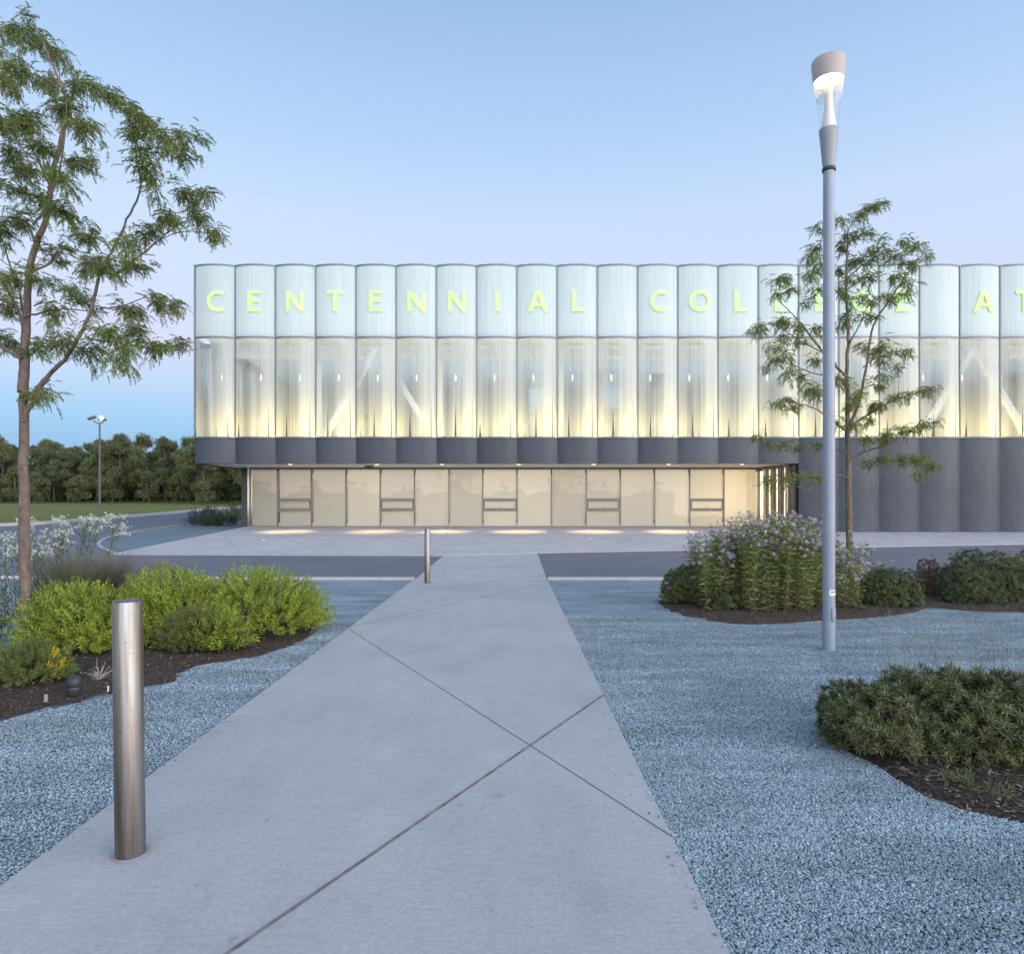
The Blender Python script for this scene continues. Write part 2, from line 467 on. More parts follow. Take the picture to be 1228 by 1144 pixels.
def chips():
    V = []; n = 0; Ps = []
    for B, m in ((BED1, 9000), (BED2, 5000), (BED3, 5000)):
        b = np.array(B); x = rng.uniform(b[:,0].min(), b[:,0].max(), m*2); y = rng.uniform(b[:,1].min(), b[:,1].max(), m*2)
        x += rng.normal(0, .02, m*2); y += rng.normal(0, .02, m*2)
        ok = inpoly(x, y, B); x, y = x[ok][:m], y[ok][:m]
        Ps.append(np.stack([x, y, np.full(len(x), .055)], 1))
    return np.concatenate(Ps)
# chips need the height of the mound: cast down after the beds exist
bpy.context.view_layer.update()
def drop(P):
    from mathutils.bvhtree import BVHTree
    dg = bpy.context.evaluated_depsgraph_get(); trees = [BVHTree.FromObject(o, dg) for o in COL.objects if o.name.startswith('mulch_bed')]
    for p in P:
        best = 0
        for tr in trees:
            h = tr.ray_cast(Vector((p[0], p[1], 2)), Vector((0,0,-1)))
            if h[0] is not None: best = max(best, h[0].z)
        p[2] = best
    return P
CH = drop(chips())
m = len(CH); a = rng.uniform(0, 6.28, m); L_ = rng.uniform(.008, .03, m); W_ = rng.uniform(.003, .009, m); tl = rng.uniform(-.35, .35, m)
dx, dy = np.cos(a), np.sin(a)
def cpt(s, w): return np.stack([CH[:,0]+dx*L_*s-dy*W_*w, CH[:,1]+dy*L_*s+dx*W_*w, CH[:,2]+.006+L_*s*tl], 1)
V = np.stack([cpt(-1,-1), cpt(1,-.7), cpt(1,.8), cpt(-1,1)], 1).reshape(-1, 3)
F = np.arange(m*4).reshape(-1, 4)
tag(npmesh('mulch_chips', V, F, M_chip), kind='stuff')
# ================================================================== the building
D1, D2 = 30.5, 33.8
S1, S2 = D1/FPX, D2/FPX
XL = (234-CX)*S1; PW = 48.25*S1; NP = 24; SAG = .20
ZT, ZM, ZG, ZB = EYE+288*S1, EYE+203*S1, EYE+83*S1, 3.44
ZFLOOR = ZG - .06

def m_frosted():
    t = NT('frosted_glass'); v = t.coord(kind='Generated'); oi = t.n('ShaderNodeObjectInfo')
    ob = t.coord((14, 1, .12)); add = t.n('ShaderNodeVectorMath'); add.operation = 'ADD'; t.l(ob, add.inputs[0])
    comb = t.n('ShaderNodeCombineXYZ'); t.l(t.math('MULTIPLY', oi.outputs['Random'], 40.), comb.inputs[1]); t.l(comb.outputs[0], add.inputs[1])
    st = t.noise(add.outputs[0], 1.6, 4, .7)
    col = t.mix(t.ramp(st, [(.3, 0.), (.7, 1.)]), C(.58,.70,.735), C(.78,.85,.84))
    d = t.n('ShaderNodeBsdfDiffuse'); t.l(col, d.inputs[0])
    tr = t.n('ShaderNodeBsdfTranslucent'); t.l(col, tr.inputs[0])
    g = t.n('ShaderNodeBsdfGlossy'); g.inputs['Roughness'].default_value = .08; g.inputs[0].default_value = C(.9,.95,1)
    fr = t.n('ShaderNodeFresnel'); fr.inputs[0].default_value = 1.35
    return t.done(t.mixs(fr.outputs[0], t.mixs(.55, d, tr), g))

def m_window():
    """clear glass printed with white vertical lines; the print thins out in streaks towards the foot"""
    t = NT('fritted_glass'); gen = t.n('ShaderNodeTexCoord'); sep = t.n('ShaderNodeSeparateXYZ'); t.l(gen.outputs['Generated'], sep.inputs[0])
    u, w = sep.outputs[0], sep.outputs[2]
    oi = t.n('ShaderNodeObjectInfo')
    def streak(sx, sz, off):
        mp = t.n('ShaderNodeMapping'); mp.inputs['Scale'].default_value = (sx, 1, sz); t.l(gen.outputs['Object'], mp.inputs[0])
        cb = t.n('ShaderNodeCombineXYZ'); t.l(t.math('MULTIPLY', oi.outputs['Random'], 57.+off), cb.inputs[1])
        ad = t.n('ShaderNodeVectorMath'); ad.operation = 'ADD'; t.l(mp.outputs[0], ad.inputs[0]); t.l(cb.outputs[0], ad.inputs[1])
        return ad.outputs[0]
    fine = t.noise(streak(22, .10, 0), 1., 4, .7)
    wide = t.noise(streak(3.2, .05, 9), 1., 2)
    # share of clear glass across the sheet
    clear = t.ramp(u, [(0., .34), (.10, .44), (.30, .68), (.55, .48), (.75, .24), (1., .20)])
    clear = t.math('ADD', clear, t.math('MULTIPLY', t.math('SUBTRACT', wide, .5), .55))
    clear = t.math('ADD', clear, t.math('MULTIPLY', t.math('SUBTRACT', fine, .5), .55))
    top = t.ramp(w, [(0., 0.), (.35, .0), (.75, -.06), (1., -.28)])
    tops = t.math('SUBTRACT', t.ramp(w, [(0., 1.), (.75, 1.), (.93, .97), (1., .75)]), 1.)
    clear = t.math('ADD', clear, tops)
    clear = t.math('MINIMUM', t.math('MAXIMUM', clear, .08), .8)
    d = t.n('ShaderNodeBsdfDiffuse'); d.inputs[0].default_value = C(.66,.73,.77)
    tr = t.n('ShaderNodeBsdfTranslucent'); tr.inputs[0].default_value = C(.86,.87,.82)
    frit = t.mixs(.6, d, tr)
    tp = t.n('ShaderNodeBsdfTransparent'); tp.inputs[0].default_value = C(.90,.95,.96)
    body = t.mixs(clear, frit, tp)
    # dark tapering marks that stand at the foot of every sheet
    def wedge(u0, wid, hgt):
        half = t.math('MULTIPLY', t.math('SUBTRACT', 1., t.math('DIVIDE', w, hgt)), wid)
        return t.math('LESS_THAN', t.math('ABSOLUTE', t.math('SUBTRACT', u, u0)), half)
    off = t.math('MULTIPLY', t.math('SUBTRACT', oi.outputs['Random'], .5), .5)
    wd = t.math('MAXIMUM', wedge(t.math('ADD', .87, t.math('MULTIPLY', off, .1)), .013, t.math('ADD', .30, t.math('MULTIPLY', oi.outputs['Random'], .16))), wedge(t.math('ADD', .24, off), .024, t.math('ADD', .24, t.math('MULTIPLY', off, .5))))
    thin = t.noise(streak(34, .02, 21), 1., 2)
    lim = t.math('ADD', .62, t.math('MULTIPLY', w, 1.0))
    wd = t.math('MAXIMUM', wd, t.math('GREATER_THAN', thin, lim))
    dk = t.n('ShaderNodeBsdfDiffuse'); dk.inputs[0].default_value = C(.05,.045,.04)
    body = t.mixs(t.math('MULTIPLY', wd, .95), body, dk)
    g = t.n('ShaderNodeBsdfGlossy'); g.inputs['Roughness'].default_value = .05
    fr = t.n('ShaderNodeFresnel'); fr.inputs[0].default_value = 1.33
    return t.done(t.mixs(fr.outputs[0], body, g))

def m_clad():
    t = NT('zinc_cladding'); v = t.coord()
    oi = t.n('ShaderNodeObjectInfo')
    col = t.mix(t.ramp(t.noise(t.coord((1, 1, .4)), 1.6, 5, .65), [(.3, 0.), (.7, 1.)]), C(.040,.050,.062), C(.060,.072,.086))
    col = t.mix(1.0, col, t.ramp(oi.outputs['Random'], [(0., .86), (1., 1.12)]), 'MULTIPLY')
    col = t.mix(1.0, col, t.ramp(t.noise(t.coord((9, 9, .15)), 2., 3), [(.35, .97), (.65, 1.03)]), 'MULTIPLY')
    return t.done(t.principled(col, .5, .35, t.bump(t.noise(v, 2.2, 3), .25, .05), .4))

M_frost, M_win, M_clad = m_frosted(), m_window(), m_clad()
M_mull = plain('aluminium_frame', C(.15,.17,.20), C(.11,.125,.15), 4, .4, .5)
M_cap = plain('cap_metal', C(.30,.31,.32), C(.22,.23,.25), 4, .4, .5)
M_soffit = plain('soffit_board', C(.86,.78,.70), C(.80,.72,.65), 1.2, .7)
M_dark = plain('dark_metal', C(.02,.022,.026), C(.03,.032,.036), 3, .45)
M_sframe = plain('storefront_frame', C(.17,.165,.16), C(.13,.128,.125), 4, .4, .3)
M_white = plain('white_paint', C(.88,.89,.89), C(.84,.86,.86), 2, .6)
M_inwall = plain('interior_wall', C(.42,.50,.60), C(.36,.43,.52), .5, .8)
M_infloor = plain('interior_floor', C(.20,.215,.23), C(.16,.17,.185), 1, .4)
M_roof = plain('roof_membrane', C(.3,.3,.3), C(.24,.24,.24), 1, .9)
M_wallr = plain('rear_wall', C(.10,.11,.12), C(.08,.09,.10), 1, .7)

bld = thing('college_building', 'long two storey hall of scalloped lit glass panels above a dark metal band', 'building', (0, D1, zf(D1)))

ARC = 14
Rr = (PW*PW/4 + SAG*SAG)/(2*SAG); HALF = math.asin(PW/2/Rr)
def arc(u, out=0.):
    """plan point of the scallop, u 0..1; bulges to -y"""
    a = (u-.5)*2*HALF
    return (PW/2 + (Rr+out)*math.sin(a), -((Rr+out)*math.cos(a) - (Rr-SAG)))

def curved(z0, z1, inset=.012, nz=1):
    vs = []; fs = []
    for j in range(nz+1):
        for i in range(ARC+1):
            u = inset + (1-2*inset)*i/ARC
            x, y = arc(u); vs.append((x, y, z0+(z1-z0)*j/nz))
    for j in range(nz):
        for i in range(ARC):
            fs.append((j*(ARC+1)+i, j*(ARC+1)+i+1, (j+1)*(ARC+1)+i+1, (j+1)*(ARC+1)+i))
    return vs, fs
def crail(mb, z0, z1, depth=.05, proud=.02):
    """a rail that follows the scallop"""
    vs = []; fs = []
    for i in range(ARC+1):
        u = i/ARC
        for o, z in ((proud, z0), (proud, z1), (-depth, z1), (-depth, z0)):
            x, y = arc(u, o); vs.append((x, y, z))
    for i in range(ARC):
        for k in range(4): fs.append((i*4+k, i*4+(k+1)%4, (i+1)*4+(k+1)%4, (i+1)*4+k))
    fs.append((3,2,1,0)); fs.append(tuple(ARC*4+k for k in range(4)))
    mb.add(vs, fs)

def free(name, vs, fs, mat, smooth=True):
    mb = MB(); mb.add(vs, fs, smooth); return mb
def local_obj(name, mb, mat, parent, loc, rz=0):
    me = bpy.data.meshes.new(name); me.from_pydata(mb.v, [], mb.f); me.polygons.foreach_set('use_smooth', mb.sm); me.materials.append(mat); me.update()
    o = bpy.data.objects.new(name, me); COL.objects.link(o); o.parent = parent; o.location = loc; o.rotation_euler[2] = rz; return o

z0b = zf(D1)
def panel_set(zlo):
    f = MB(); f.add(*curved(ZM+.02, ZT), True)
    ff = MB(); ff.box(-.022, .022, -.06, .06, ZM+.03, ZT+.02); crail(ff, ZT, ZT+.06, .10, .03)
    w = MB(); w.add(*curved(ZG+.03, ZM-.05, nz=2), True)
    wf = MB(); wf.box(-.022, .022, -.06, .06, ZG+.04, ZM-.06); crail(wf, ZM-.05, ZM+.02, .08, .025); crail(wf, ZG-.03, ZG+.03, .08, .04)
    return f, ff, w, wf
f, ff, w, wf = panel_set(ZB)
def rel(z): return -z0b
P0 = local_obj('frosted_panel', f, M_frost, bld, (XL, 0, -z0b)); local_obj('frame', ff, M_mull, P0, (0,0,0))
W0 = local_obj('window_panel', w, M_win, bld, (XL, 0, -z0b)); local_obj('frame', wf, M_mull, W0, (0,0,0))
def cladding(zlo):
    c = MB(); c.add(*curved(zlo, ZG-.03, .0, 4), True)
    x0, y0 = arc(0); n = ARC+1
    # soffit lip that closes the band underneath
    vs = [];
    for i in range(n):
        x, y = arc(i/ARC); vs += [(x, y, zlo), (x, .3, zlo)]
    c.add(vs, [(i*2, i*2+1, i*2+3, i*2+2) for i in range(ARC)])
    return c
CB = local_obj('cladding_panel', cladding(ZB), M_clad, bld, (XL, 0, -z0b))
CG = None
def seam(o, zlo):
    s = MB(); s.box(-.008, .008, -.028, .02, zlo+.004, ZG-.04); local_obj('seam', s, M_dark, o, (0,0,0))

for i in range(1, NP):
    for src in (P0, W0):
        c = copy_tree(src, bld); c.location = (XL+PW*i, 0, -z0b)
    if i < 15:
        c = copy_tree(CB, bld); c.location = (XL+PW*i, 0, -z0b)
    elif CG is None:
        CG = local_obj('cladding_panel', cladding(z0b-.3), M_clad, bld, (XL+PW*i, 0, -z0b))
    else:
        c = copy_tree(CG, bld); c.location = (XL+PW*i, 0, -z0b)
NS = 8
for k in range(NS):                       # the left flank carries the same panels
    for src in (P0, W0, CB):
        c = copy_tree(src, bld); c.location = (XL, PW*(k+1), -z0b); c.rotation_euler[2] = -math.pi/2
XRT = XL+PW*NP; YB = D1+PW*NS
# corner posts, roof, rear and right walls
MB().box(XL-.035, XL+.03, D1-.065, D1+.05, ZG-.03, ZT+.07).build('corner_post', M_mull, bld)
MB().box(XL+.05, XRT, D1+.12, YB, ZT-.12, ZT+.03).build('roof', M_roof, bld)
MB().box(XL+.05, XRT+.2, YB, YB+.3, 0, ZT+.05).build('rear_wall', M_wallr, bld)
MB().box(XRT+.02, XRT+.2, D1-.05, YB-.003, 0, ZT+.05).build('end_wall', M_wallr, bld)
# upper floor interior
MB().box(XL+.1, XRT, D1+.35, YB-.003, ZFLOOR-.3, ZFLOOR).build('upper_floor', M_infloor, bld)
MB().box(XL+.1, XRT, YB-.35, YB-.006, ZFLOOR+.003, ZM).build('interior_wall', M_inwall, bld)
MB().box(XL+.4, XRT, D1+.12, YB-.36, ZM+.02, ZM+.2).build('ceiling', M_white, bld)
MB().box(XL+.6, XRT, D1+1.2, D1+1.5, ZM-.62, ZM-.28).build('ceiling_beam', M_white, bld)
# white diagonal braces behind the glass
YBR = 30.95
def P3(px, py): return at(px, py, YBR)
for ap, fl, fr in (((453,416),(390,523),(519,523)), ((1170,413),(1104,523),(1236,523))):
    MB().bar(P3(*ap), P3(*fl), .26, .2, (0,1,0)).build('brace', M_white, bld)
    MB().bar(P3(*ap)+Vector((0,.21,0)), P3(*fr)+Vector((0,.21,0)), .26, .2, (0,1,0)).build('brace', M_white, bld)
for px, y in ((276,32.2), (383,32.2), (528,32.2), (673,32.2), (860,32.4), (1010,32.2)):
    x = (px-CX)/FPX*y; MB().box(x-.11, x+.11, y-.11, y+.11, ZFLOOR+.003, ZM-.63).build('interior_column', M_white, bld)
M_blue = plain('blue_paint', C(.055,.09,.12), C(.045,.08,.11), 2, .6)
for px, py, wd, h, y in ((714,452,.75,1.5,38.), (790,452,.9,1.2,39.), (645,480,1.0,1.3,37.), (735,474,1.1,1.4,37.5)):
    p = at(px, py, y); MB().box(p.x-wd/2, p.x+wd/2, y-.06, y+.06, p.z-h/2, p.z+h/2).build('wall_banner' if h > 1.25 else 'wall_pad', M_blue, bld)

# soffit and downlights
sof = MB()
sof.box(XL+.06, 12.85, D1+.31, D2+.25, ZB+.01, ZB+.12); sof.box(XL+.31, -13.06, D2+.25, YB-.01, ZB+.01, ZB+.12)
sof.build('soffit', M_soffit, bld)
M_lampw = emit('downlight_glow', C(1., .82, .55), 7.)
DL = [348, 452, 530, 622, 712, 802, 890]
DLP = []
for px in DL:
    y = 31.1; x = (px-CX)/FPX*y; DLP.append((x, y))
    ring = MB(); ring.lathe([(.13, -.012), (.16, -.012), (.16, .006), (.13, .006), (.13, -.012)], (x, y, ZB), 20, False, False); r = ring.build('downlight', M_cap, bld)
    d = MB(); d.lathe([(.128, 0)], (x, y, ZB-.004), 20, True, False, False); d.build('lamp', M_lampw, r)
MB().box(-6.95, -6.6, 32.2, 32.5, ZB-.12, ZB+.006).build('alarm_box', plain('brown_metal', C(.16,.07,.05)), bld)

# ground floor: glazed storefront with roller blinds
M_blind = None
t = NT('roller_blind'); v = t.coord((1, 1, 14)); w_ = t.noise(v, 2.5, 3)
oi = t.n('ShaderNodeObjectInfo')
c = t.mix(t.ramp(w_, [(.3, 0.), (.7, 1.)]), C(.72,.71,.66), C(.78,.77,.72))
c = t.mix(1.0, c, t.ramp(oi.outputs['Random'], [(0., .88), (1., 1.06)]), 'MULTIPLY')
d = t.n('ShaderNodeBsdfDiffuse'); t.l(c, d.inputs[0]); tr = t.n('ShaderNodeBsdfTranslucent'); t.l(c, tr.inputs[0])
M_blind = t.done(t.mixs(.55, d, tr))
t = NT('clear_pane'); tp = t.n('ShaderNodeBsdfTransparent'); tp.inputs[0].default_value = C(.93,.93,.93)
g = t.n('ShaderNodeBsdfGlossy'); g.inputs['Roughness'].default_value = .02
tc = t.coord((.5, .5, .5)); nb = t.bump(t.noise(tc, 1.2, 2), .22, .05); t.l(nb, g.inputs['Normal'])
fr = t.n('ShaderNodeFresnel'); fr.inputs[0].default_value = 1.5
M_pane = t.done(t.mixs(fr.outputs[0], tp, g))

GZ = zf(D2)
def module(p0, p1, hopper, fd=1.):
    a = Vector((p0[0], p0[1], 0)); b = Vector((p1[0], p1[1], 0)); L = (b-a).length; d = (b-a).normalized(); nrm = Vector((d.y, -d.x, 0))
    ang = math.atan2(d.y, d.x)
    z0, z1 = max(zf(p0[1]), zf(p1[1])) + .02, ZB+.01
    root = bpy.data.objects.new('storefront_window', None); COL.objects.link(root); root.parent = bld
    root.location = Vector((a.x, a.y - D1, -z0b)); root.rotation_euler[2] = ang
    def put(name, mb, mat, par=root):
        me = bpy.data.meshes.new(name); me.from_pydata(mb.v, [], mb.f); me.materials.append(mat); me.update()
        o = bpy.data.objects.new(name, me); COL.objects.link(o); o.parent = par; return o
    fr = MB(); w = .05
    fr.box(-w/2, w/2, -.06*fd, .08*fd, z0, z1); fr.box(L-w/2+.003, L+w/2-.003, -.056*fd, .076*fd, z0, z1)
    fr.box(w/2, L-w/2+.003, -.055, .07, z0, z0+.05); fr.box(w/2, L-w/2+.003, -.055, .07, z1-.09, z1)
    if hopper:
        zh0, zh1 = z0+.84, z0+1.36
        fr.box(w/2, L-w/2+.003, -.055, .07, zh0-.05, zh0+.02); fr.box(w/2, L-w/2+.003, -.055, .07, zh1-.02, zh1+.05)
        hf = MB(); q = .06
        hf.box(w/2+.01, w/2+.01+q, -.085, .03, zh0+.03, zh1-.03); hf.box(L-w/2-.01-q, L-w/2-.01, -.085, .03, zh0+.03, zh1-.03)
        hf.box(w/2+.01+q, L-w/2-.01-q, -.085, .03, zh0+.03, zh0+.03+q); hf.box(w/2+.01+q, L-w/2-.01-q, -.085, .03, zh1-.03-q, zh1-.03)
        hf.box(L/2-.02, L/2+.02, -.11, -.087, zh0+.10, zh0+.16)
        put('hopper_frame', hf, M_sframe)
    put('frame', fr, M_sframe)
    pn = MB(); pn.add([(w/2,0,z0+.05),(L-w/2,0,z0+.05),(L-w/2,0,z1-.09),(w/2,0,z1-.09)], [(0,1,2,3)]); put('pane', pn, M_pane)
    bl = MB(); bl.box(w/2+.02, L-w/2-.02, .16, .164, z0+.06, z1-.02); put('blind', bl, M_blind)
px = [300, 333, 373.5, 415, 456, 497, 538.5, 579, 620, 661.5, 703, 744, 785, 827, 868, 909]
xs_ = [(p-CX)*S2 for p in px]
for i in range(len(xs_)-1): module((xs_[i], D2), (xs_[i+1], D2), i % 3 == 1)
a = Vector((xs_[-1]+.06, D2-.04)); b = Vector((12.62, D1+.55))
for k in range(4):
    p, q = a+(b-a)*(k/4+.002), a+(b-a)*((k+1)/4-.002); module((p.x, p.y), (q.x, q.y), False, .25)
MB().box(-13.36, -13.08, D2-.06, D2+.22, GZ-.02, ZB+.01).build('corner_column', M_dark, bld)
MB().box(-13.34, -13.10, D2+.223, YB-.01, .3, ZB+.005).build('side_wall', M_dark, bld)
MB().box(12.68, 12.9, D1+.2, D1+.62, .3, ZB+.008).build('return_jamb', M_dark, bld)
MB().box(-13.05, XRT, D2+.05, YB-.01, .3, GZ-.005).build('ground_slab', M_plaza, bld)
MB().box(-13.05, 13.5, 40.0, 40.2, GZ, ZB).build('inner_wall', M_white, bld)
MB().box(13.5, 13.7, D1+.65, 40.2, GZ-.3, ZB).build('inner_partition', M_white, bld)

# lettering on the frosted panels, one bent letter per panel
LH, ST = .93, .170
def L_poly(ch):
    h, s = LH, ST; sh = .138
    def bx(x0, z0, x1, z1): return [(x0,z0),(x1,z0),(x1,z1),(x0,z1)]
    if ch == 'E': w = .57; return w, [bx(0,0,s,h), bx(s,0,w,sh), bx(s,(h-sh)/2+.02,w-.06,(h+sh)/2+.02), bx(s,h-sh,w,h)]
    if ch == 'L': w = .55; return w, [bx(0,0,s,h), bx(s,0,w,sh)]
    if ch == 'T': w = .72; return w, [bx((w-s)/2,0,(w+s)/2,h-sh), bx(0,h-sh,w,h)]
    if ch == 'I': return s, [bx(0,0,s,h)]
    if ch == 'N': w = .77; q = .235; return w, [bx(0,0,s-.02,h), bx(w-s+.02,0,w,h), [(s-.02,h),(s-.02,h-.33),(w-s+.02,0),(w-s+.02,.33)]]
    if ch == 'A':
        w = .90; q = .20; m = w/2; zz = .22; z2 = zz+.145
        def lx(z): return (m-.115)*z/h
        def li(z): return q + (m-q)*z/(h*.80)
        return w, [[(0,0),(q,0),(m,h*.80),(m,h),(m-.115,h)], [(w-q,0),(w,0),(m+.115,h),(m,h),(m,h*.80)], [(li(zz),zz),(w-li(zz),zz),(w-li(z2),z2),(li(z2),z2)]]
    if ch in 'COG':
        ro = LH/2+.01; ri = ro-.155; sx = 1.0; out = []
        a0, a1 = {'C': (52, 308), 'O': (0, 360), 'G': (48, 322)}[ch]; n = 28
        for i in range(n):
            p, q = R(a0+(a1-a0)*i/n), R(a0+(a1-a0)*(i+1)/n)
            out.append([(ro+ro*math.cos(p), LH/2+ro*math.sin(p)), (ro+ro*math.cos(q), LH/2+ro*math.sin(q)), (ro+ri*math.cos(q), LH/2+ri*math.sin(q)), (ro+ri*math.cos(p), LH/2+ri*math.sin(p))])
        w = 2*ro if ch == 'O' else ro+ro*.72
        if ch == 'G': w = ro+ro*.80; out += [bx(w-.18, .10, w, .50), bx(w-.38, .36, w-.18, .50)]
        return w, out
t = NT('letter_green'); p = t.principled(C(.50,.80,.27), .5); e = t.n('ShaderNodeEmission'); e.inputs[0].default_value = C(.42,1.,.14); e.inputs[1].default_value = .18
a_ = t.n('ShaderNodeAddShader'); t.l(p.outputs[0], a_.inputs[0]); t.l(e.outputs[0], a_.inputs[1]); M_let = t.done(a_.outputs[0])
sign = thing('facade_sign', 'widely spaced pale green lit letters along the upper glass of the hall', 'sign', (0, D1-.3, ZM+1.2))
ZL = EYE + (HY-374)*S1*.9925
def letter(ch, idx):
    w, polys = L_poly(ch); mb = MB(); cx = PW*.515
    x0 = cx - w/2
    if idx == 0: x0 += .12
    for pl in polys:
        # cut wide pieces so that they bend with the panel
        for k in range(24):
            pass
        n = len(pl)
        bmx = bmesh.new(); f_ = bmx.faces.new([bmx.verts.new((x0+p[0], 0, ZL+p[1])) for p in pl])
        xs = [p[0] for p in pl]; k = x0+min(xs)+.1
        while k < x0+max(xs)-.02:
            bmesh.ops.bisect_plane(bmx, geom=bmx.verts[:]+bmx.edges[:]+bmx.faces[:], plane_co=(k,0,0), plane_no=(1,0,0)); k += .1
        bmx.verts.index_update()
        vs = [tuple(v.co) for v in bmx.verts]; fs = [[v.index for v in f.verts] for f in bmx.faces]
        bd = [(e.verts[0].index, e.verts[1].index) for e in bmx.edges if e.is_boundary]
        def bend(v, o):
            a = math.asin((v[0]-PW/2)/Rr); return (XL+PW*idx+PW/2+(Rr+o)*math.sin(a), D1-((Rr+o)*math.cos(a)-(Rr-SAG)), v[2])
        m = len(vs); V = [bend(v, .06) for v in vs]+[bend(v, .02) for v in vs]
        F = fs + [[i+m for i in f][::-1] for f in fs] + [(a, b, b+m, a+m) for a, b in bd]
        mb.add(V, F); bmx.free()
    mb.build('letter', M_let, sign)
for i, ch in enumerate('CENTENNIAL COLLEGE AT'):
    if ch != ' ': letter(ch, i)

# interior equipment seen dimly behind the upper glass
M_eq = plain('machine_grey', C(.035,.045,.06), C(.05,.06,.08), 4, .5)
M_eqw = plain('machine_frame', C(.75,.76,.74), C(.68,.69,.68), 4, .4)
def machine(px, y, kind):
    x = (px-CX)/FPX*y; z = ZFLOOR
    lab = {0: 'upright exercise machine with a white hoop frame behind the lit glass', 1: 'grey treadmill standing behind the lit glass'}[kind]
    r = thing('exercise_machine', lab, 'gym machine', (x, y, z), 'gym machines behind the upper glass')
    b = MB(); b.box(x-.35, x+.35, y-.7, y+.7, z+.004, z+.16); b.build('base', M_eq, r)
    if kind == 0:
        h = MB(); pts = [(x+.42*math.cos(a), y, z+.16+1.25*math.sin(a)) for a in [math.pi*i/12 for i in range(13)]]
        h.tube(pts, .035, 6); h.build('hoop', M_eqw, r)
        s = MB(); s.box(x-.2, x+.2, y-.2, y+.2, z+.55, z+.66); s.bar((x, y, z+.16), (x, y, z+.55), .1, .1); s.build('seat', M_blue, r)
    else:
        u = MB(); u.bar((x-.3, y-.5, z+.16), (x-.3, y-.65, z+1.3), .06, .06); u.bar((x+.3, y-.5, z+.16), (x+.3, y-.65, z+1.3), .06, .06); u.build('upright', M_eq, r)
        c_ = MB(); c_.box(x-.34, x+.34, y-.74, y-.62, z+1.2, z+1.5); c_.build('console', M_eq, r)
for i, px in enumerate((295, 340, 437, 480, 560, 640, 700, 742, 790, 836, 900, 948, 1060, 1125, 1190)):
    machine(px, 33.0 + .5*((i*7) % 3), 0 if i in (5, 7, 8) else 1)

# a small pendant behind every glass bay
M_pend = emit('pendant_glow', C(1., .88, .66), 2.6)
pend0 = None
for i in range(NP):
    x, y, z = XL+PW*(i+.5)-.13, 31.5, 7.46
    if pend0 is None:
        pend0 = thing('pendant_lamp', 'x', 'pendant lamp', (x, y, z), 'pendant lamps behind the upper glass')
        MB().lathe([(.012, -.15), (.03, -.11), (.03, .10), (.012, .14)], (x, y, z), 10).build('shade', M_pend, pend0)
        MB().tube([(x, y, z+.14), (x, y, ZM+.015)], .008, 5).build('cord', M_dark, pend0); r = pend0
    else:
        r = copy_tree(pend0); r.location = (x, y, z)
    r['label'] = 'small lit pendant lamp hanging behind the middle of an upper glass bay'

# ================================================================== lights inside and under the building
def area(name, loc, size, power, col, rot, spread=180):
    l = bpy.data.lights.new(name, 'AREA'); l.shape = 'RECTANGLE'; l.size, l.size_y = size; l.energy = power; l.color = col; l.spread = R(spread)
    o = bpy.data.objects.new(name, l); COL.objects.link(o); o.location = loc; o.rotation_euler = rot; return o
XC = (XL+XRT)/2; LW = XRT-XL-1
area('floor_lamp', (XC, 31.5, ZFLOOR+.08), (LW, .2), LAMP_FLOOR, (1., .74, .15), (R(-90-40), 0, 0))
area('ceiling_lamp', (XC, 36.0, ZM-.05), (LW, 2.), LAMP_CEIL, (.70, .88, 1.), (0, 0, 0), 120)
area('plenum_lamp', (XC, 33.2, (ZM+ZT)/2), (XRT-XL-.1, 2.6), LAMP_PLEN, (.86, 1., 1.), (R(-90), 0, 0))
area('room_lamp', (-.3, 38., 2.2), (25., 2.0), LAMP_ROOM, (1., .91, .78), (R(-90), 0, 0))
area('room_lamp', (11.2, 36.6, 2.2), (3.6, 2.2), LAMP_DOOR, (1., .70, .26), (R(-90), 0, R(28)))
for x, y in DLP:
    l = bpy.data.lights.new('downlight_lamp', 'SPOT'); l.energy = LAMP_SPOT; l.color = (1., .68, .30); l.spot_size = R(56); l.spot_blend = .9; l.shadow_soft_size = .08
    o = bpy.data.objects.new('downlight_lamp', l); COL.objects.link(o); o.location = (x, y, ZB-.03); o.rotation_euler = (R(-9), 0, 0)
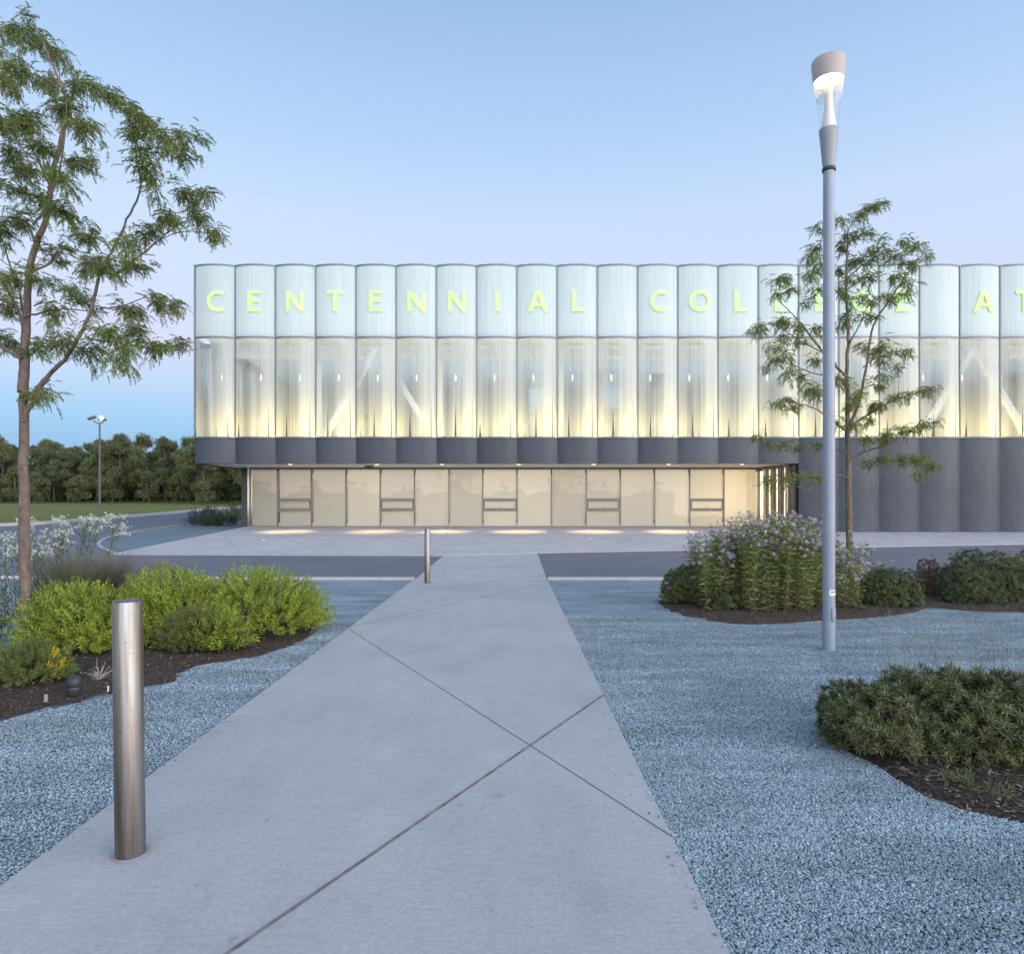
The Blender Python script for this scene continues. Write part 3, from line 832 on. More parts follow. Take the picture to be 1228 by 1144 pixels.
# ================================================================== bollards
def m_steel():
    t = NT('brushed_steel'); v = t.coord()
    st = t.noise(t.coord((7, 7, .25)), 3.2, 4, .65)
    col = t.ramp(st, [(.38, C(.14,.112,.08)), (.52, C(.235,.215,.19)), (.66, C(.30,.305,.315))])
    sp = t.ramp(t.noise(t.coord((1, 1, 3)), 30, 3), [(.62, 1.), (.78, .55)])
    col = t.mix(1.0, col, sp, 'MULTIPLY')
    p = t.principled(col, t.ramp(st, [(.3, .55), (.7, .42)]), 1., t.bump(t.noise(t.coord((1, 1, 60)), 4, 2), .08, .002))
    p.inputs['Anisotropic'].default_value = .5
    return t.done(p)
M_steel = m_steel()
M_grout = plain('grout', C(.20,.20,.21), C(.26,.26,.265), 30, .9)
def bollard(px, py, ztop, r, tilt, label):
    x, y = gp(px, py); b = thing('bollard', label, 'bollard', (x, y, .022), 'steel bollards on the path')
    m = MB(); m.lathe([(r, -.02), (r, ztop-.026), (r-.002, ztop-.022)], (x, y, .022), 48, False, False)
    o = m.build('post', M_steel, b)
    c = MB(); c.lathe([(r-.002, ztop-.0215), (r-.007, ztop-.0185)], (x, y, .022), 48, True, True); c.build('cap', M_steel, b)
    g = MB(); g.lathe([(r+.018, .0015), (r+.016, .004), (r+.0005, .005)], (x, y, .022), 40, False, False); g.build('grout_collar', M_grout, b)
    b.rotation_euler[1] = R(-tilt); return b
bollard(156.5, 1030, 1.10, .0585, .75, 'weathered stainless steel bollard standing on the left edge of the concrete path')
bollard(512.5, 700.5, 1.08, .056, .0, 'small distant steel bollard at the far end of the path by the road')

# ================================================================== street lamp by the path
M_pole = plain('pole_paint', C(.25,.285,.335), C(.21,.245,.295), 5, .42, .1, .03, 60)
M_cast = plain('cast_grey', C(.27,.285,.31), C(.22,.24,.26), 5, .5, .1)
lx, ly = gp(994, 780)
K = ly/FPX
def zz(py): return EYE + (HY-py)*K
lamp = thing('street_lamp', 'tall grey street lamp with a lit flared glass head standing in blue gravel', 'street lamp', (lx, ly, 0))
MB().lathe([(.062, -.02), (.0615, 1.2), (.059, 3.0), (.056, zz(204))], (lx, ly, 0), 40).build('pole', M_pole, lamp)
M_foot = plain('stone_dust', C(.10,.15,.20), C(.15,.21,.27), 60, .9, bump=.8, bscale=120)
MB().lathe([(.19, -.03), (.17, .003), (.12, .008), (.064, .010)], (lx, ly, 0), 40, True, False).build('footing', M_foot, lamp)
ring = MB(); ring.lathe([(.058, zz(206)), (.066, zz(206)), (.068, zz(204)), (.066, zz(202)), (.058, zz(202))], (lx, ly, 0), 36); ring.build('joint_ring', M_dark, lamp)
MB().lathe([(.058, zz(202)+.002), (.066, zz(195)), (.092, zz(162)), (.098, zz(156)), (.090, zz(156)+.004)], (lx, ly, 0), 40).build('collar', M_cast, lamp)
t = NT('lamp_glass'); tp = t.n('ShaderNodeBsdfTransparent'); tp.inputs[0].default_value = C(.94,.95,.97)
g = t.n('ShaderNodeBsdfGlossy'); g.inputs['Roughness'].default_value = .05; tl = t.n('ShaderNodeBsdfTranslucent'); tl.inputs[0].default_value = C(.9,.9,.9)
fr = t.n('ShaderNodeFresnel'); fr.inputs[0].default_value = 1.12
M_lglass = t.done(t.mixs(.03, t.mixs(.006, tp, tl), g))
zc0, zc1, zc2 = zz(156)+.006, zz(97), zz(75)
MB().lathe([(.088, zc0), (.110, zc0+(zc1-zc0)*.4), (.150, zc1)], (lx, ly, 0), 44, False, False).build('glass_cone', M_lglass, lamp)
t = NT('glow_ring'); tp = t.n('ShaderNodeBsdfTransparent'); tl = t.n('ShaderNodeBsdfTranslucent'); tl.inputs[0].default_value = C(.9,.86,.8)
M_glowring = t.done(t.mixs(.38, tp, tl))
zr = zc1-(zc1-zc0)*.36
MB().lathe([(.1262, zr), (.146, zc1-.002)], (lx, ly, 0), 44, False, False).build('glow_ring', M_glowring, lamp)  # inner ring added to spread the white glow below the cap
cap = MB(); cap.lathe([(.154, zc1-.01), (.163, zc1+.10), (.171, zc2), (.165, zc2+.012), (.05, zc2+.03)], (lx, ly, 0), 44, False, True)
cap.lathe([(.149, zc1-.01), (.154, zc1-.01)], (lx, ly, 0), 44, False, False); M_capw = plain('lamp_cap', C(.40,.35,.31), C(.35,.305,.27), 4, .5)  # brown tint of the lamp's glow is put into the cap colour
cap.build('cap', M_capw, lamp)
M_glow = emit('lamp_glow', C(1., .80, .46), 6.)
MB().lathe([(.148, zc1+.004), (.13, zc1+.03), (.03, zc1+.045)], (lx, ly, 0), 44, False, True).build('reflector', M_glow, lamp)
M_cone = plain('reflector_cone', C(.72,.66,.60), C(.66,.6,.54), 4, .4)
MB().lathe([(.080, zc0+.002), (.060, zc0+.10), (.043, zc0+.22), (.036, zc1+.0)], (lx, ly, 0), 30, True, False).build('core', M_cone, lamp)
hp = MB(); zb = zz(736)
prof = []
for i in range(24):
    a = 2*math.pi*i/24; ex = .027*math.copysign(abs(math.cos(a))**.55, math.cos(a)); ez = .075*math.copysign(abs(math.sin(a))**.7, math.sin(a)); prof.append((ex, ez))
ang = R(22)
def surf(ex, ez, o):
    q = -math.pi/2 + ang + ex/.0615; return (lx+(.0615+o)*math.cos(q), ly+(.0615+o)*math.sin(q), zb+ez)
vs = [surf(ex, ez, -.004) for ex, ez in prof] + [surf(ex*.95, ez*.97, .009) for ex, ez in prof] + [surf(ex*.72, ez*.86, .012) for ex, ez in prof]
fs = [(r*24+i, r*24+(i+1)%24, (r+1)*24+(i+1)%24, (r+1)*24+i) for r in range(2) for i in range(24)] + [tuple(range(48, 72))]
hp.add(vs, fs); hatch = hp.build('hand_hole_cover', M_pole, lamp)
sc = MB(); sc.lathe([(.012, 0), (.012, .006)], (0, 0, 0), 16)
q = surf(0, 0, .012); scv = []
sc.v = [(q[0]+x, q[1]-z-.001, q[2]-.035+y) for x, y, z in sc.v]; sc.build('screw', M_cast, hatch)
def sticker(name, w, h, dz, dx, o, mat):
    s = MB(); vs = []; zb2 = zz(710)
    for j in (0, 1):
        for i in range(6):
            e = (i/5-.5)*w + dx; q = -math.pi/2 + R(14) + e/.0615; vs.append((lx+(.0614+o)*math.cos(q), ly+(.0614+o)*math.sin(q), zb2+dz+(j-.5)*h))
    s.add(vs, [(i, i+1, i+7, i+6) for i in range(5)]); return s.build(name, mat, lamp)
sticker('sticker', .075, .06, 0, 0, .001, plain('sticker_white', C(.75,.78,.82)))
sticker('sticker_print', .05, .018, .008, 0, .0018, plain('sticker_ink', C(.05,.06,.09), C(.3,.32,.36), 60))
l = bpy.data.lights.new('street_lamp_light', 'POINT'); l.energy = LAMP_STREET; l.color = (1., .78, .45); l.shadow_soft_size = .03
o = bpy.data.objects.new('street_lamp_light', l); COL.objects.link(o); o.location = (lx, ly, zc1-.05)

# ================================================================== far car park light
def parking_light():
    y = 68.; x = (119.5-CX)/FPX*y; zg = zf(y); zt = at(0, 507, y).z
    r = thing('parking_light', 'distant tall lamp post with two floodlight heads before the wood', 'lamp post', (x, y, zg))
    M_pk = plain('dark_pole', C(.10,.10,.11), C(.08,.08,.09), 3, .6)
    MB().lathe([(.12, -.1), (.08, zt-zg)], (x, y, zg), 12).build('pole', M_pk, r)
    a = MB(); a.tube([(x-.6, y, zt+.22), (x-.35, y, zt-.02), (x, y, zt-.05), (x+.3, y, zt-.02), (x+.38, y, zt+.25)], .05, 6); a.build('arm', M_pk, r)
    for dx, lit in ((-.62, 0), (.42, 1)):
        h = MB(); h.bar((x+dx-.34, y-.3, zt+.34-.02), (x+dx+.34, y-.25, zt+.34+(.22 if not lit else -.1)), .34, .22); hd = h.build('head', M_pk, r)
        if lit:
            e = MB(); e.lathe([(.20, 0), (.17, -.07), (.08, -.10)], (0, 0, 0), 14)
            e.v = [(x+dx+vx, y-.42+vz, zt+.42+vy) for vx, vy, vz in e.v]; e.build('lens', emit('flood_glow', C(1., .9, .66), 8.), hd)
parking_light()

# in-ground lights in the plaza, spot light in the bed, twigs, little posts
M_gl = emit('ground_light_glow', C(1., .85, .7), 2.2)
for px, py, w in ((316, 649, 'left'), (708, 647, 'right')):
    x, y = gp(px, py); z = zf(y)+.03
    r = thing('ground_light', 'small round lit ground light in the %s half of the plaza paving' % w, 'ground light', (x, y, z))
    MB().lathe([(.12, .001), (.12, .006), (.09, .008)], (x, y, z), 18).build('trim_ring', M_cap, r)
    MB().lathe([(.088, .009), (.03, .011)], (x, y, z), 18).build('lens', M_gl, r)
M_black = plain('black_plastic', C(.018,.020,.024), C(.03,.032,.036), 8, .5)
x, y = gp(89, 838); r = thing('spot_light', 'squat black garden spotlight on the mulch beside the yellow flowers', 'spotlight', (x, y, .03))
MB().lathe([(.042, 0), (.05, .03), (.052, .055), (.049, .058)], (x, y, .04), 24).build('base', M_black, r)
MB().lathe([(.051, .061), (.055, .075), (.053, .10), (.046, .128), (.030, .135)], (x, y, .04), 24).build('hood', M_black, r)
M_stub = plain('grey_stub', C(.26,.24,.22), C(.19,.18,.165), 20, .8)
x, y = gp(55, 846); s = MB(); s.lathe([(.014, 0), (.013, .05), (.010, .056)], (x, y, .03), 12); o = s.build('irrigation_stub', M_stub); tag(o, 'short pale grey stub poking out of the mulch under the yellow flowered plant', 'pipe stub')
x, y = gp(129.5, 832); s = MB(); s.bar((x, y, .02), (x+.004, y, .066), .012, .005); o = s.build('plant_tag', plain('tag_white', C(.8,.82,.85))); tag(o, 'tiny white plant tag stuck in mulch beside the steel bollard', 'plant tag')
x, y = gp(118, 822); s = MB()
for i in range(26):
    a = random.uniform(0, 6.28); e = random.uniform(.15, 1.25); L = random.uniform(.07, .20)
    d = Vector((math.cos(a)*math.cos(e), math.sin(a)*math.cos(e), math.sin(e))); p = Vector((x, y, .05))
    q = p+d*L*.55+Vector((random.uniform(-.02,.02), 0, random.uniform(-.01,.02))); s.tube([p, q, p+d*L], [.0028, .002, .001], 4)
tag(s.build('dry_twigs', plain('dead_twig', C(.42,.37,.32), C(.30,.26,.22), 20, .9)), 'bare pale dead twigs fanning from the mulch next to the black spotlight', 'dead plant')
# ================================================================== plants
def norm(v): return v/np.maximum(np.linalg.norm(v, axis=-1, keepdims=True), 1e-9)
def leafq(b, d, s, L, W, bend=0.):
    """one leaf: a four sided blade; b base, d direction, s side"""
    b, d, s = map(np.asarray, (b, d, s)); u = np.cross(s, d)
    m = b+d*L*.45+u*bend*L
    return [b, m+s*W/2, b+d*L, m-s*W/2]

def sprig(n, L, lw, ll, spread=.9, seed=0, tip=.6):
    """an upright shoot with narrow leaves set in a spiral"""
    r = np.random.default_rng(seed); V = []
    for i in range(n):
        t = (i+.5)/n; a = i*2.4+r.uniform(-.3,.3); z = L*(.12+.88*t)
        el = spread*(1-tip*t)+r.uniform(-.15,.15)
        d = np.array([math.cos(a)*math.sin(el), math.sin(a)*math.sin(el), math.cos(el)])
        s = np.array([-math.sin(a), math.cos(a), 0])
        V += leafq((0,0,z), d, s, ll*r.uniform(.75,1.15)*(1-.35*t), lw, .08)
    w = .0016; V += [np.array(p) for p in ((-w,0,0),(w,0,0),(w*.4,0,L),(-w*.4,0,L))]
    V = np.array(V); return V, np.arange(len(V)).reshape(-1,4)

def rosette(n, ll, lw, seed=0):
    """a whorl of narrow leaves at the end of a shoot"""
    r = np.random.default_rng(seed); V = []
    for i in range(n):
        a = i*2.4+r.uniform(-.25,.25); el = .35+1.15*((i+.5)/n)**.8+r.uniform(-.1,.1)
        d = np.array([math.cos(a)*math.sin(el), math.sin(a)*math.sin(el), math.cos(el)]); s = np.array([-math.sin(a), math.cos(a), 0])
        b = (0, 0, -.25*ll*(i/n)); q = leafq(b, d, s, ll*r.uniform(.8,1.1), lw)
        k = np.array([0,0,-1.])*ll*.12
        q[2] = q[2]+k; V += q
    V = np.array(V); return V, np.arange(len(V)).reshape(-1,4)

def frond(n, L, ll, lw, droop=.5, seed=0):
    """a feathered leaf: leaflets in pairs along a drooping rib"""
    r = np.random.default_rng(seed); V = []
    def c(t): return np.array([0, droop*L*t*t, L*t*(1-.22*droop*t)])
    for i in range(n):
        t = .14+.86*(i+.5)/n; p = c(t); tg = norm(c(min(1,t+.02))-c(t-.02))
        for sx in (-1, 1):
            d = norm(np.array([sx*.85, 0, 0])+tg*.5+np.array([0, r.uniform(.0,.5), r.uniform(-.2,.2)]))
            s = norm(np.cross(d, np.array([r.uniform(-.4,.4), 1., r.uniform(-.5,.5)])))
            V += leafq(p, d, s, ll*r.uniform(.75,1.1)*(1.1-.45*abs(2*t-1)), lw)
    w = .0014
    for k in range(3):
        a, b = c(k/3), c((k+1)/3); V += [a+[-w,0,0], a+[w,0,0], b+[w,0,0], b+[-w,0,0]]
    V = np.array(V); return V, np.arange(len(V)).reshape(-1,4)

def scatter(protos, P, D, scale, roll=None):
    """place copies of small proto meshes: P points, D directions (proto +z), returns verts, faces"""
    P = np.asarray(P, float); D = norm(np.asarray(D, float)); N = len(P); Vs = []; Fs = []; off = 0
    scale = np.broadcast_to(scale, (N,)); which = rng.integers(0, len(protos), N)
    ref = np.where(np.abs(D[:, 2:3]) > .95, np.array([[1., 0, 0]]), np.array([[0, 0, 1.]]))
    X = norm(np.cross(ref, D)); Y = np.cross(D, X)
    a = rng.uniform(0, 6.283, N) if roll is None else np.asarray(roll)
    ca, sa = np.cos(a)[:, None], np.sin(a)[:, None]; X2 = X*ca+Y*sa; Y2 = -X*sa+Y*ca
    for k, (pv, pf) in enumerate(protos):
        ix = np.where(which == k)[0]
        if not len(ix): continue
        v = (pv[None, :, 0:1]*X2[ix][:, None]+pv[None, :, 1:2]*Y2[ix][:, None]+pv[None, :, 2:3]*D[ix][:, None])*scale[ix][:, None, None]+P[ix][:, None]
        Vs.append(v.reshape(-1, 3)); Fs.append((pf[None]+(np.arange(len(ix))*len(pv))[:, None, None]+off).reshape(-1, pf.shape[1])); off += len(ix)*len(pv)
    return np.concatenate(Vs), np.concatenate(Fs)

def lump(n, seed, k=7):
    """a bumpy unit dome: directions and radius factor"""
    r = np.random.default_rng(seed); u = r.normal(size=(n, 3)); u[:, 2] = np.abs(u[:, 2])*.9-.18; u = norm(u)
    c = norm(np.abs(r.normal(size=(k, 3)))*np.array([1,1,.8])*np.where(r.random((k,3)) < .5, -1, 1)*np.array([1,1,0])+np.array([0,0,1])*r.uniform(.05,.9,(k,1)))
    f = .78+.30*np.max(np.maximum(0, (u@c.T))**5, axis=1)+r.normal(0, .035, n)
    return u, f

def shrub(name, label, cat, c, rad, h, protos, mat, n, group=None, seed=0, up=.42, shell=.45, scale=(.8, 1.2), stems=None, zbase=.05, cut=.02):
    root = thing(name, label, cat, (c[0], c[1], .03), group)
    u, f = lump(n, seed); r = np.random.default_rng(seed+1)
    q = 1-shell*r.random(n)**1.6
    P = u*f[:, None]*q[:, None]*np.array([rad[0], rad[1], h*.93]); P += np.array([c[0], c[1], zbase+.05*h])
    D = norm(u*np.array([1,1,.8])+np.array([0,0,up])+r.normal(0,.22,(n,3)))
    ok = P[:, 2] > zbase+cut; P, D = P[ok], D[ok]
    V, F = scatter(protos, P, D, r.uniform(scale[0], scale[1], len(P)))
    npmesh('foliage', V, F, mat, root)
    s = MB()
    for i in range(26):
        k = r.integers(0, len(P)); p1 = Vector(P[k])*.0+Vector(P[k]); p0 = Vector((c[0]+r.normal(0,.12)*rad[0], c[1]+r.normal(0,.12)*rad[1], .0))
        m = (p0+p1)/2+Vector((0,0,.12*h)); s.tube([p0, m, p1], [.007, .005, .002], 5)
    s.build('stems', stems or M_twig, root)
    return root

M_twig = plain('woody_stem', C(.10,.065,.045), C(.06,.04,.03), 20, .9)
M_greenstem = plain('green_stem', C(.12,.15,.05), C(.09,.12,.04), 20, .7)
M_lime = leafmat('lime_leaf', [C(.125,.165,.025), C(.235,.30,.038), C(.335,.41,.05), C(.43,.49,.08)], .35, big=3.)
M_olive = leafmat('olive_leaf', [C(.075,.095,.03), C(.13,.17,.045), C(.19,.23,.055), C(.19,.14,.065)], .25)
M_dkgr = leafmat('dark_whorl_leaf', [C(.050,.058,.028), C(.095,.108,.045), C(.14,.155,.06), C(.24,.25,.09)], .2, big=4.)
M_teal = leafmat('bluegreen_leaf', [C(.06,.075,.035), C(.105,.13,.055), C(.155,.18,.07)], .22, big=5.)
M_rust = leafmat('rusty_leaf', [C(.12,.08,.065), C(.17,.11,.085), C(.14,.13,.075), C(.22,.13,.10)], .2)

SP_LIME = [sprig(15, .16, .012, .055, 1.15, s) for s in range(3)]
SP_SMALL = [sprig(14, .12, .009, .038, 1.1, s+5) for s in range(3)]
RO = [rosette(17, .050, .0090, s) for s in range(4)]
RO_S = [rosette(14, .045, .008, s+9) for s in range(3)]

def P2(px, py): return gp(px, py)
G1 = 'feathery lime green shrubs in the left bed'
shrub('lime_shrub', 'bright lime green feathery shrub right behind the trunk of the left tree', 'shrub', ((112-CX)/FPX*7.1, 7.1), (.68, .52), .62, SP_LIME, M_lime, 1350, G1, 21)
shrub('lime_shrub', 'bright lime green feathery shrub in the middle, behind the top of the near bollard', 'shrub', ((215-CX)/FPX*7.6, 7.6), (.64, .60), .76, SP_LIME, M_lime, 1500, G1, 22)
shrub('lime_shrub', 'bright lime green feathery shrub nearest the path, tallest of the left bed', 'shrub', ((306-CX)/FPX*8.1, 8.1), (.76, .62), .78, SP_LIME, M_lime, 1600, G1, 24)
shrub('lime_shrub', 'low lime green shoots at the front foot of the lime shrubs beside the mulch', 'shrub', ((262-CX)/FPX*6.95, 6.95), (.26, .16), .32, SP_LIME, M_lime, 220, G1, 25)
shrub('olive_shrub', 'dull olive small leaved shrub in front of the lime shrubs, right of the near bollard', 'shrub', ((236-CX)/FPX*7.0, 7.0), (.46, .22), .38, SP_SMALL, M_olive, 1000, None, 26)
shrub('rusty_shrub', 'small rusty olive shrub at the right tip of the left mulch bed', 'shrub', ((362-CX)/FPX*8.55, 8.55), (.19, .17), .36, SP_SMALL, M_olive, 330, None, 27)

# plant with a yellow tip
yx, yy = P2(35, 838); yx, yy = (35-CX)/FPX*5.75, 5.75
r = shrub('flowering_shrub', 'low green shrub with a bunch of yellow flowers on its right side, at left edge', 'shrub', (yx, yy), (.34, .26), .28, [sprig(18, .10, .007, .042, 1.1, s+30) for s in range(3)], leafmat('soft_green_leaf', [C(.085,.12,.04), C(.15,.20,.055), C(.21,.26,.07)], .3, big=6.), 620, None, 28)
M_yflower = leafmat('yellow_petal', [C(.55,.33,.01), C(.75,.50,.015), C(.62,.55,.05)], .3)
fp = np.array([(yx+.27+rng.normal(0,.045), yy-.06+rng.normal(0,.05), .19+rng.normal(0,.05)) for _ in range(75)])
V, F = scatter([sprig(12, .04, .006, .022, 1.2, s+40) for s in range(2)], fp, np.tile([.35,-.25,.8], (75,1))+rng.normal(0,.3,(75,3)), rng.uniform(.7,1.2,75)); npmesh('flowers', V, F, M_yflower, r)

# dark whorl leaved shrubs at the right front
G2 = 'dark whorl leaved shrubs in the right front bed'
def dk(label, px, y, rx, ry, h, n, seed, mat=None, protos=None, name='whorl_shrub', grp=G2):
    return shrub(name, label, 'shrub', ((px-CX)/FPX*y, y), (rx, ry), h, protos or RO, mat or M_dkgr, n, grp, seed, up=.35, shell=.40, scale=(.75, 1.15))
dk('dark green whorl leaved shrub at the left end of the near right bed', 1050, 4.25, .34, .40, .40, 980, 51)
dk('dark whorl leaved shrub in the middle of the near right bed, tallest of its bed', 1140, 4.2, .46, .46, .53, 1450, 52)
dk('dark whorl leaved shrub cut by the right edge of the photo, nearest the camera', 1238, 4.0, .50, .50, .52, 1500, 53)
M_fleck = leafmat('reddish_shoot', [C(.16,.07,.05), C(.13,.11,.05)], .25)
# small weeds at the foot of those shrubs
def weed(px, py, label):
    x, y = P2(px, py); V, F = scatter([sprig(9, .10, .012, .07, 1.3, s+60) for s in range(2)], [(x+rng.normal(0,.05), y+rng.normal(0,.03), .04) for _ in range(7)], rng.normal(0,.5,(7,3))+np.array([0,0,1]), .8)
    o = npmesh('weed', V, F, leafmat('weed_leaf', [C(.08,.12,.03), C(.14,.17,.06)], .3)); tag(o, label, 'weed')
weed(1150, 950, 'small pale green weed on mulch under the middle dark shrub')
weed(1190, 967, 'small pale green weed on mulch near the right photo edge')

# middle right bed
G3 = 'rounded shrubs in the far right bed'
RB = [rosette(15, .055, .011, s+70) for s in range(3)]
M_yelgr = leafmat('yellowgreen_leaf', [C(.075,.095,.035), C(.125,.15,.05), C(.18,.20,.06)], .25, big=5.)
dk('olive green low shrub at the left tip of the far right bed', 826, 10.6, .46, .36, .62, 1000, 61, M_yelgr, RB, 'round_shrub', G3)
dk('small dark green shrub tucked at the left foot of the lilac flowers', 866, 9.9, .30, .25, .46, 560, 62, M_teal, RB, 'round_shrub', G3)
sh = dk('rounded dark green shrub with a few yellow flowers just right of the lamp post', 1064, 10.3, .49, .40, .66, 1250, 63, M_teal, RB, 'round_shrub', G3)
fl = np.array([((1064-CX)/FPX*10.3+dx, 10.3-dy, z) for dx, dy, z in ((-.20,.1,.66),(-.17,.12,.63),(-.08,.33,.40),(-.05,.33,.39),(-.22,.15,.64),(.02,.1,.68))])
V, F = scatter([sprig(10, .03, .010, .028, 1.3, 3)], fl, np.tile([0,-.4,.8],(len(fl),1)), 1.0); npmesh('flowers', V, F, M_yflower, sh)
dk('rusty red twiggy shrub between the two green mounds of the far right bed', 1116, 11.4, .34, .28, .58, 800, 64, M_rust, RB, 'twiggy_shrub', None)
dk('broad dense green mound shrub near the right edge of the far bed', 1176, 10.6, .78, .46, .78, 2400, 65, M_teal, RB, 'round_shrub', G3)
dk('brownish green shrub behind the broad mound, cut by the right photo edge', 1240, 11.3, .6, .40, .76, 1300, 66, M_olive, RB, 'round_shrub', G3)

# lilac bee balm: tall leafy stems each ending in a ragged flower head
M_bleaf = leafmat('balm_leaf', [C(.10,.135,.035), C(.17,.225,.05), C(.25,.30,.075), C(.33,.34,.10)], .35, big=4.)
M_lilac = leafmat('lilac_petal', [C(.42,.35,.43), C(.58,.51,.58), C(.70,.64,.68)], .35)
M_brownleaf = leafmat('withered_leaf', [C(.13,.10,.06), C(.22,.18,.08), C(.20,.21,.07)], .25)
HEAD = [rosette(26, .052, .013, s+80) for s in range(3)]
def balm(label, pxs, y0, y1, n, hmin, hmax, seed, group, hfun=None):
    r = np.random.default_rng(seed); x0, x1 = (pxs[0]-CX)/FPX*y0, (pxs[1]-CX)/FPX*y0
    root = thing('bee_balm', label, 'flowers', ((x0+x1)/2, (y0+y1)/2, .04), group)
    st = MB(); LP, LD, LS, HP, HD = [], [], [], [], []; BP, BD = [], []
    for i in range(n):
        u = r.random(); x = x0+(x1-x0)*u; y = r.uniform(y0, y1)
        h = r.uniform(hmin, hmax)*(1 if hfun is None else hfun(u)); lean = r.normal(0, .10, 2); lean[0] += (u-.5)*.25; h *= 1-.22*abs(2*u-1)**2.5*r.random()
        def pt(t): return np.array([x+lean[0]*h*t*t, y+lean[1]*h*t*t, .04+h*t])
        st.tube([pt(0), pt(.5), pt(1)], [.0034, .003, .0022], 4, cap=False)
        k = int(h/.05); ph = r.uniform(0, 1.57)
        for j in range(1, k):
            t = (j+r.uniform(-.4,.4))/k
            for sgn in (0, math.pi):
                a = ph+j*1.57+sgn+r.normal(0,.35); d = np.array([math.cos(a), math.sin(a), r.uniform(-.35,.45)])
                if t < .26+r.normal(0,.10): BP.append(pt(t)); BD.append(d)
                else: LP.append(pt(t)); LD.append(d)
        if r.random() < .82: HP.append(pt(1.0)); HD.append([lean[0], lean[1]-.15, 1])
        for _ in range(r.integers(0, 4)):
            HP.append(pt(r.uniform(.62,.97))+np.array([r.uniform(-.10,.10), r.uniform(-.14,-.03), .02])); HD.append([0, -.4, 1])
    one = (np.array(leafq((0,0,0), (0,0,1.), (1.,0,0), .085, .026, .12)), np.array([[0,1,2,3]]))
    two = (np.array(leafq((0,0,0), (0,.25,.97), (1.,0,0), .07, .020, .1)), np.array([[0,1,2,3]]))
    V, F = scatter([one, two], LP, LD, r.uniform(.7, 1.25, len(LP))); npmesh('foliage', V, F, M_bleaf, root)
    V, F = scatter([one, two], BP, BD, r.uniform(.7, 1.25, len(BP))); npmesh('withered_foliage', V, F, M_brownleaf, root)
    V, F = scatter(HEAD, HP, HD, r.uniform(.55, .95, len(HP))); npmesh('flower_heads', V, F, M_lilac, root)
    st.build('stems', M_greenstem, root); return root
GB = 'lilac bee balm clumps in the far right bed'
balm('left clump of lilac bee balm, leaning outwards over the olive shrub', (845, 905), 9.7, 10.5, 95, .98, 1.22, 91, GB, lambda u: .86+.18*u)
balm('broad middle clump of tall lilac bee balm left of the lamp post', (895, 985), 9.5, 10.4, 150, 1.08, 1.40, 92, GB)
balm('right clump of lilac bee balm around the trunk of the slim tree', (980, 1034), 9.7, 10.6, 80, .95, 1.32, 93, GB, lambda u: 1.02-.25*u)

# left back of the bed: white panicles, feathery dark grass, blue-green leaves at the frame edge
M_whitefl = leafmat('white_floret', [C(.55,.56,.42), C(.72,.72,.62), C(.80,.80,.74)], .35)
M_greyleaf = leafmat('grey_green_leaf', [C(.06,.085,.045), C(.10,.13,.06), C(.15,.18,.08)], .3)
def panicle(label, px0, px1, yy, n, h0, h1, seed):
    r = np.random.default_rng(seed); x0, x1 = (px0-CX)/FPX*yy, (px1-CX)/FPX*yy
    root = thing('white_flower', label, 'flowers', ((x0+x1)/2, yy, .03), 'white flowering perennials behind the left tree'); st = MB(); FP, LP, LD = [], [], []
    for i in range(n):
        u = (i+.5)/n; x = x0+(x1-x0)*u+r.normal(0,.03); y = yy+r.normal(0,.15); h = r.uniform(h0, h1); ln = r.normal(0,.08)+(u-.5)*.35
        def pt(t): return np.array([x+ln*h*t*t, y, .03+h*t])
        st.tube([pt(0), pt(.5), pt(1)], [.006, .005, .003], 4)
        for j in range(10):
            t = .15+.7*j/10; a = j*2.4+r.uniform(0,1); LP.append(pt(t)); LD.append([math.cos(a)*.8, math.sin(a)*.8, .9])
        for b in range(5):
            a = r.uniform(0,6.28); e = pt(r.uniform(.72,.9)); tip = pt(1)+np.array([math.cos(a)*.09, math.sin(a)*.09, r.uniform(-.10,.03)])
            st.tube([e, tip], [.0025, .0015], 3, cap=False)
            for q in range(9): FP.append(tip+r.normal(0,.022,3)*np.array([1,1,.8]))
    fl = [rosette(7, .017, .012, s+100) for s in range(2)]
    V, F = scatter(fl, FP, np.tile([0,-.3,1.],(len(FP),1))+r.normal(0,.4,(len(FP),3)), r.uniform(.7,1.3,len(FP))); npmesh('flower_heads', V, F, M_whitefl, root)
    leaf = (np.array(leafq((0,0,0), (0,0,1.), (1.,0,0), .13, .016, .1)), np.array([[0,1,2,3]]))
    V, F = scatter([leaf], LP, LD, r.uniform(.7,1.2,len(LP))); npmesh('foliage', V, F, M_greyleaf, root)
    st.build('stems', M_greenstem, root)
panicle('tall white flowering perennial just right of the left tree trunk', 62, 122, 9.7, 18, 1.12, 1.40, 101)
panicle('shorter white flowering perennial half hidden behind the left tree trunk', 8, 62, 9.5, 13, .80, 1.12, 102)

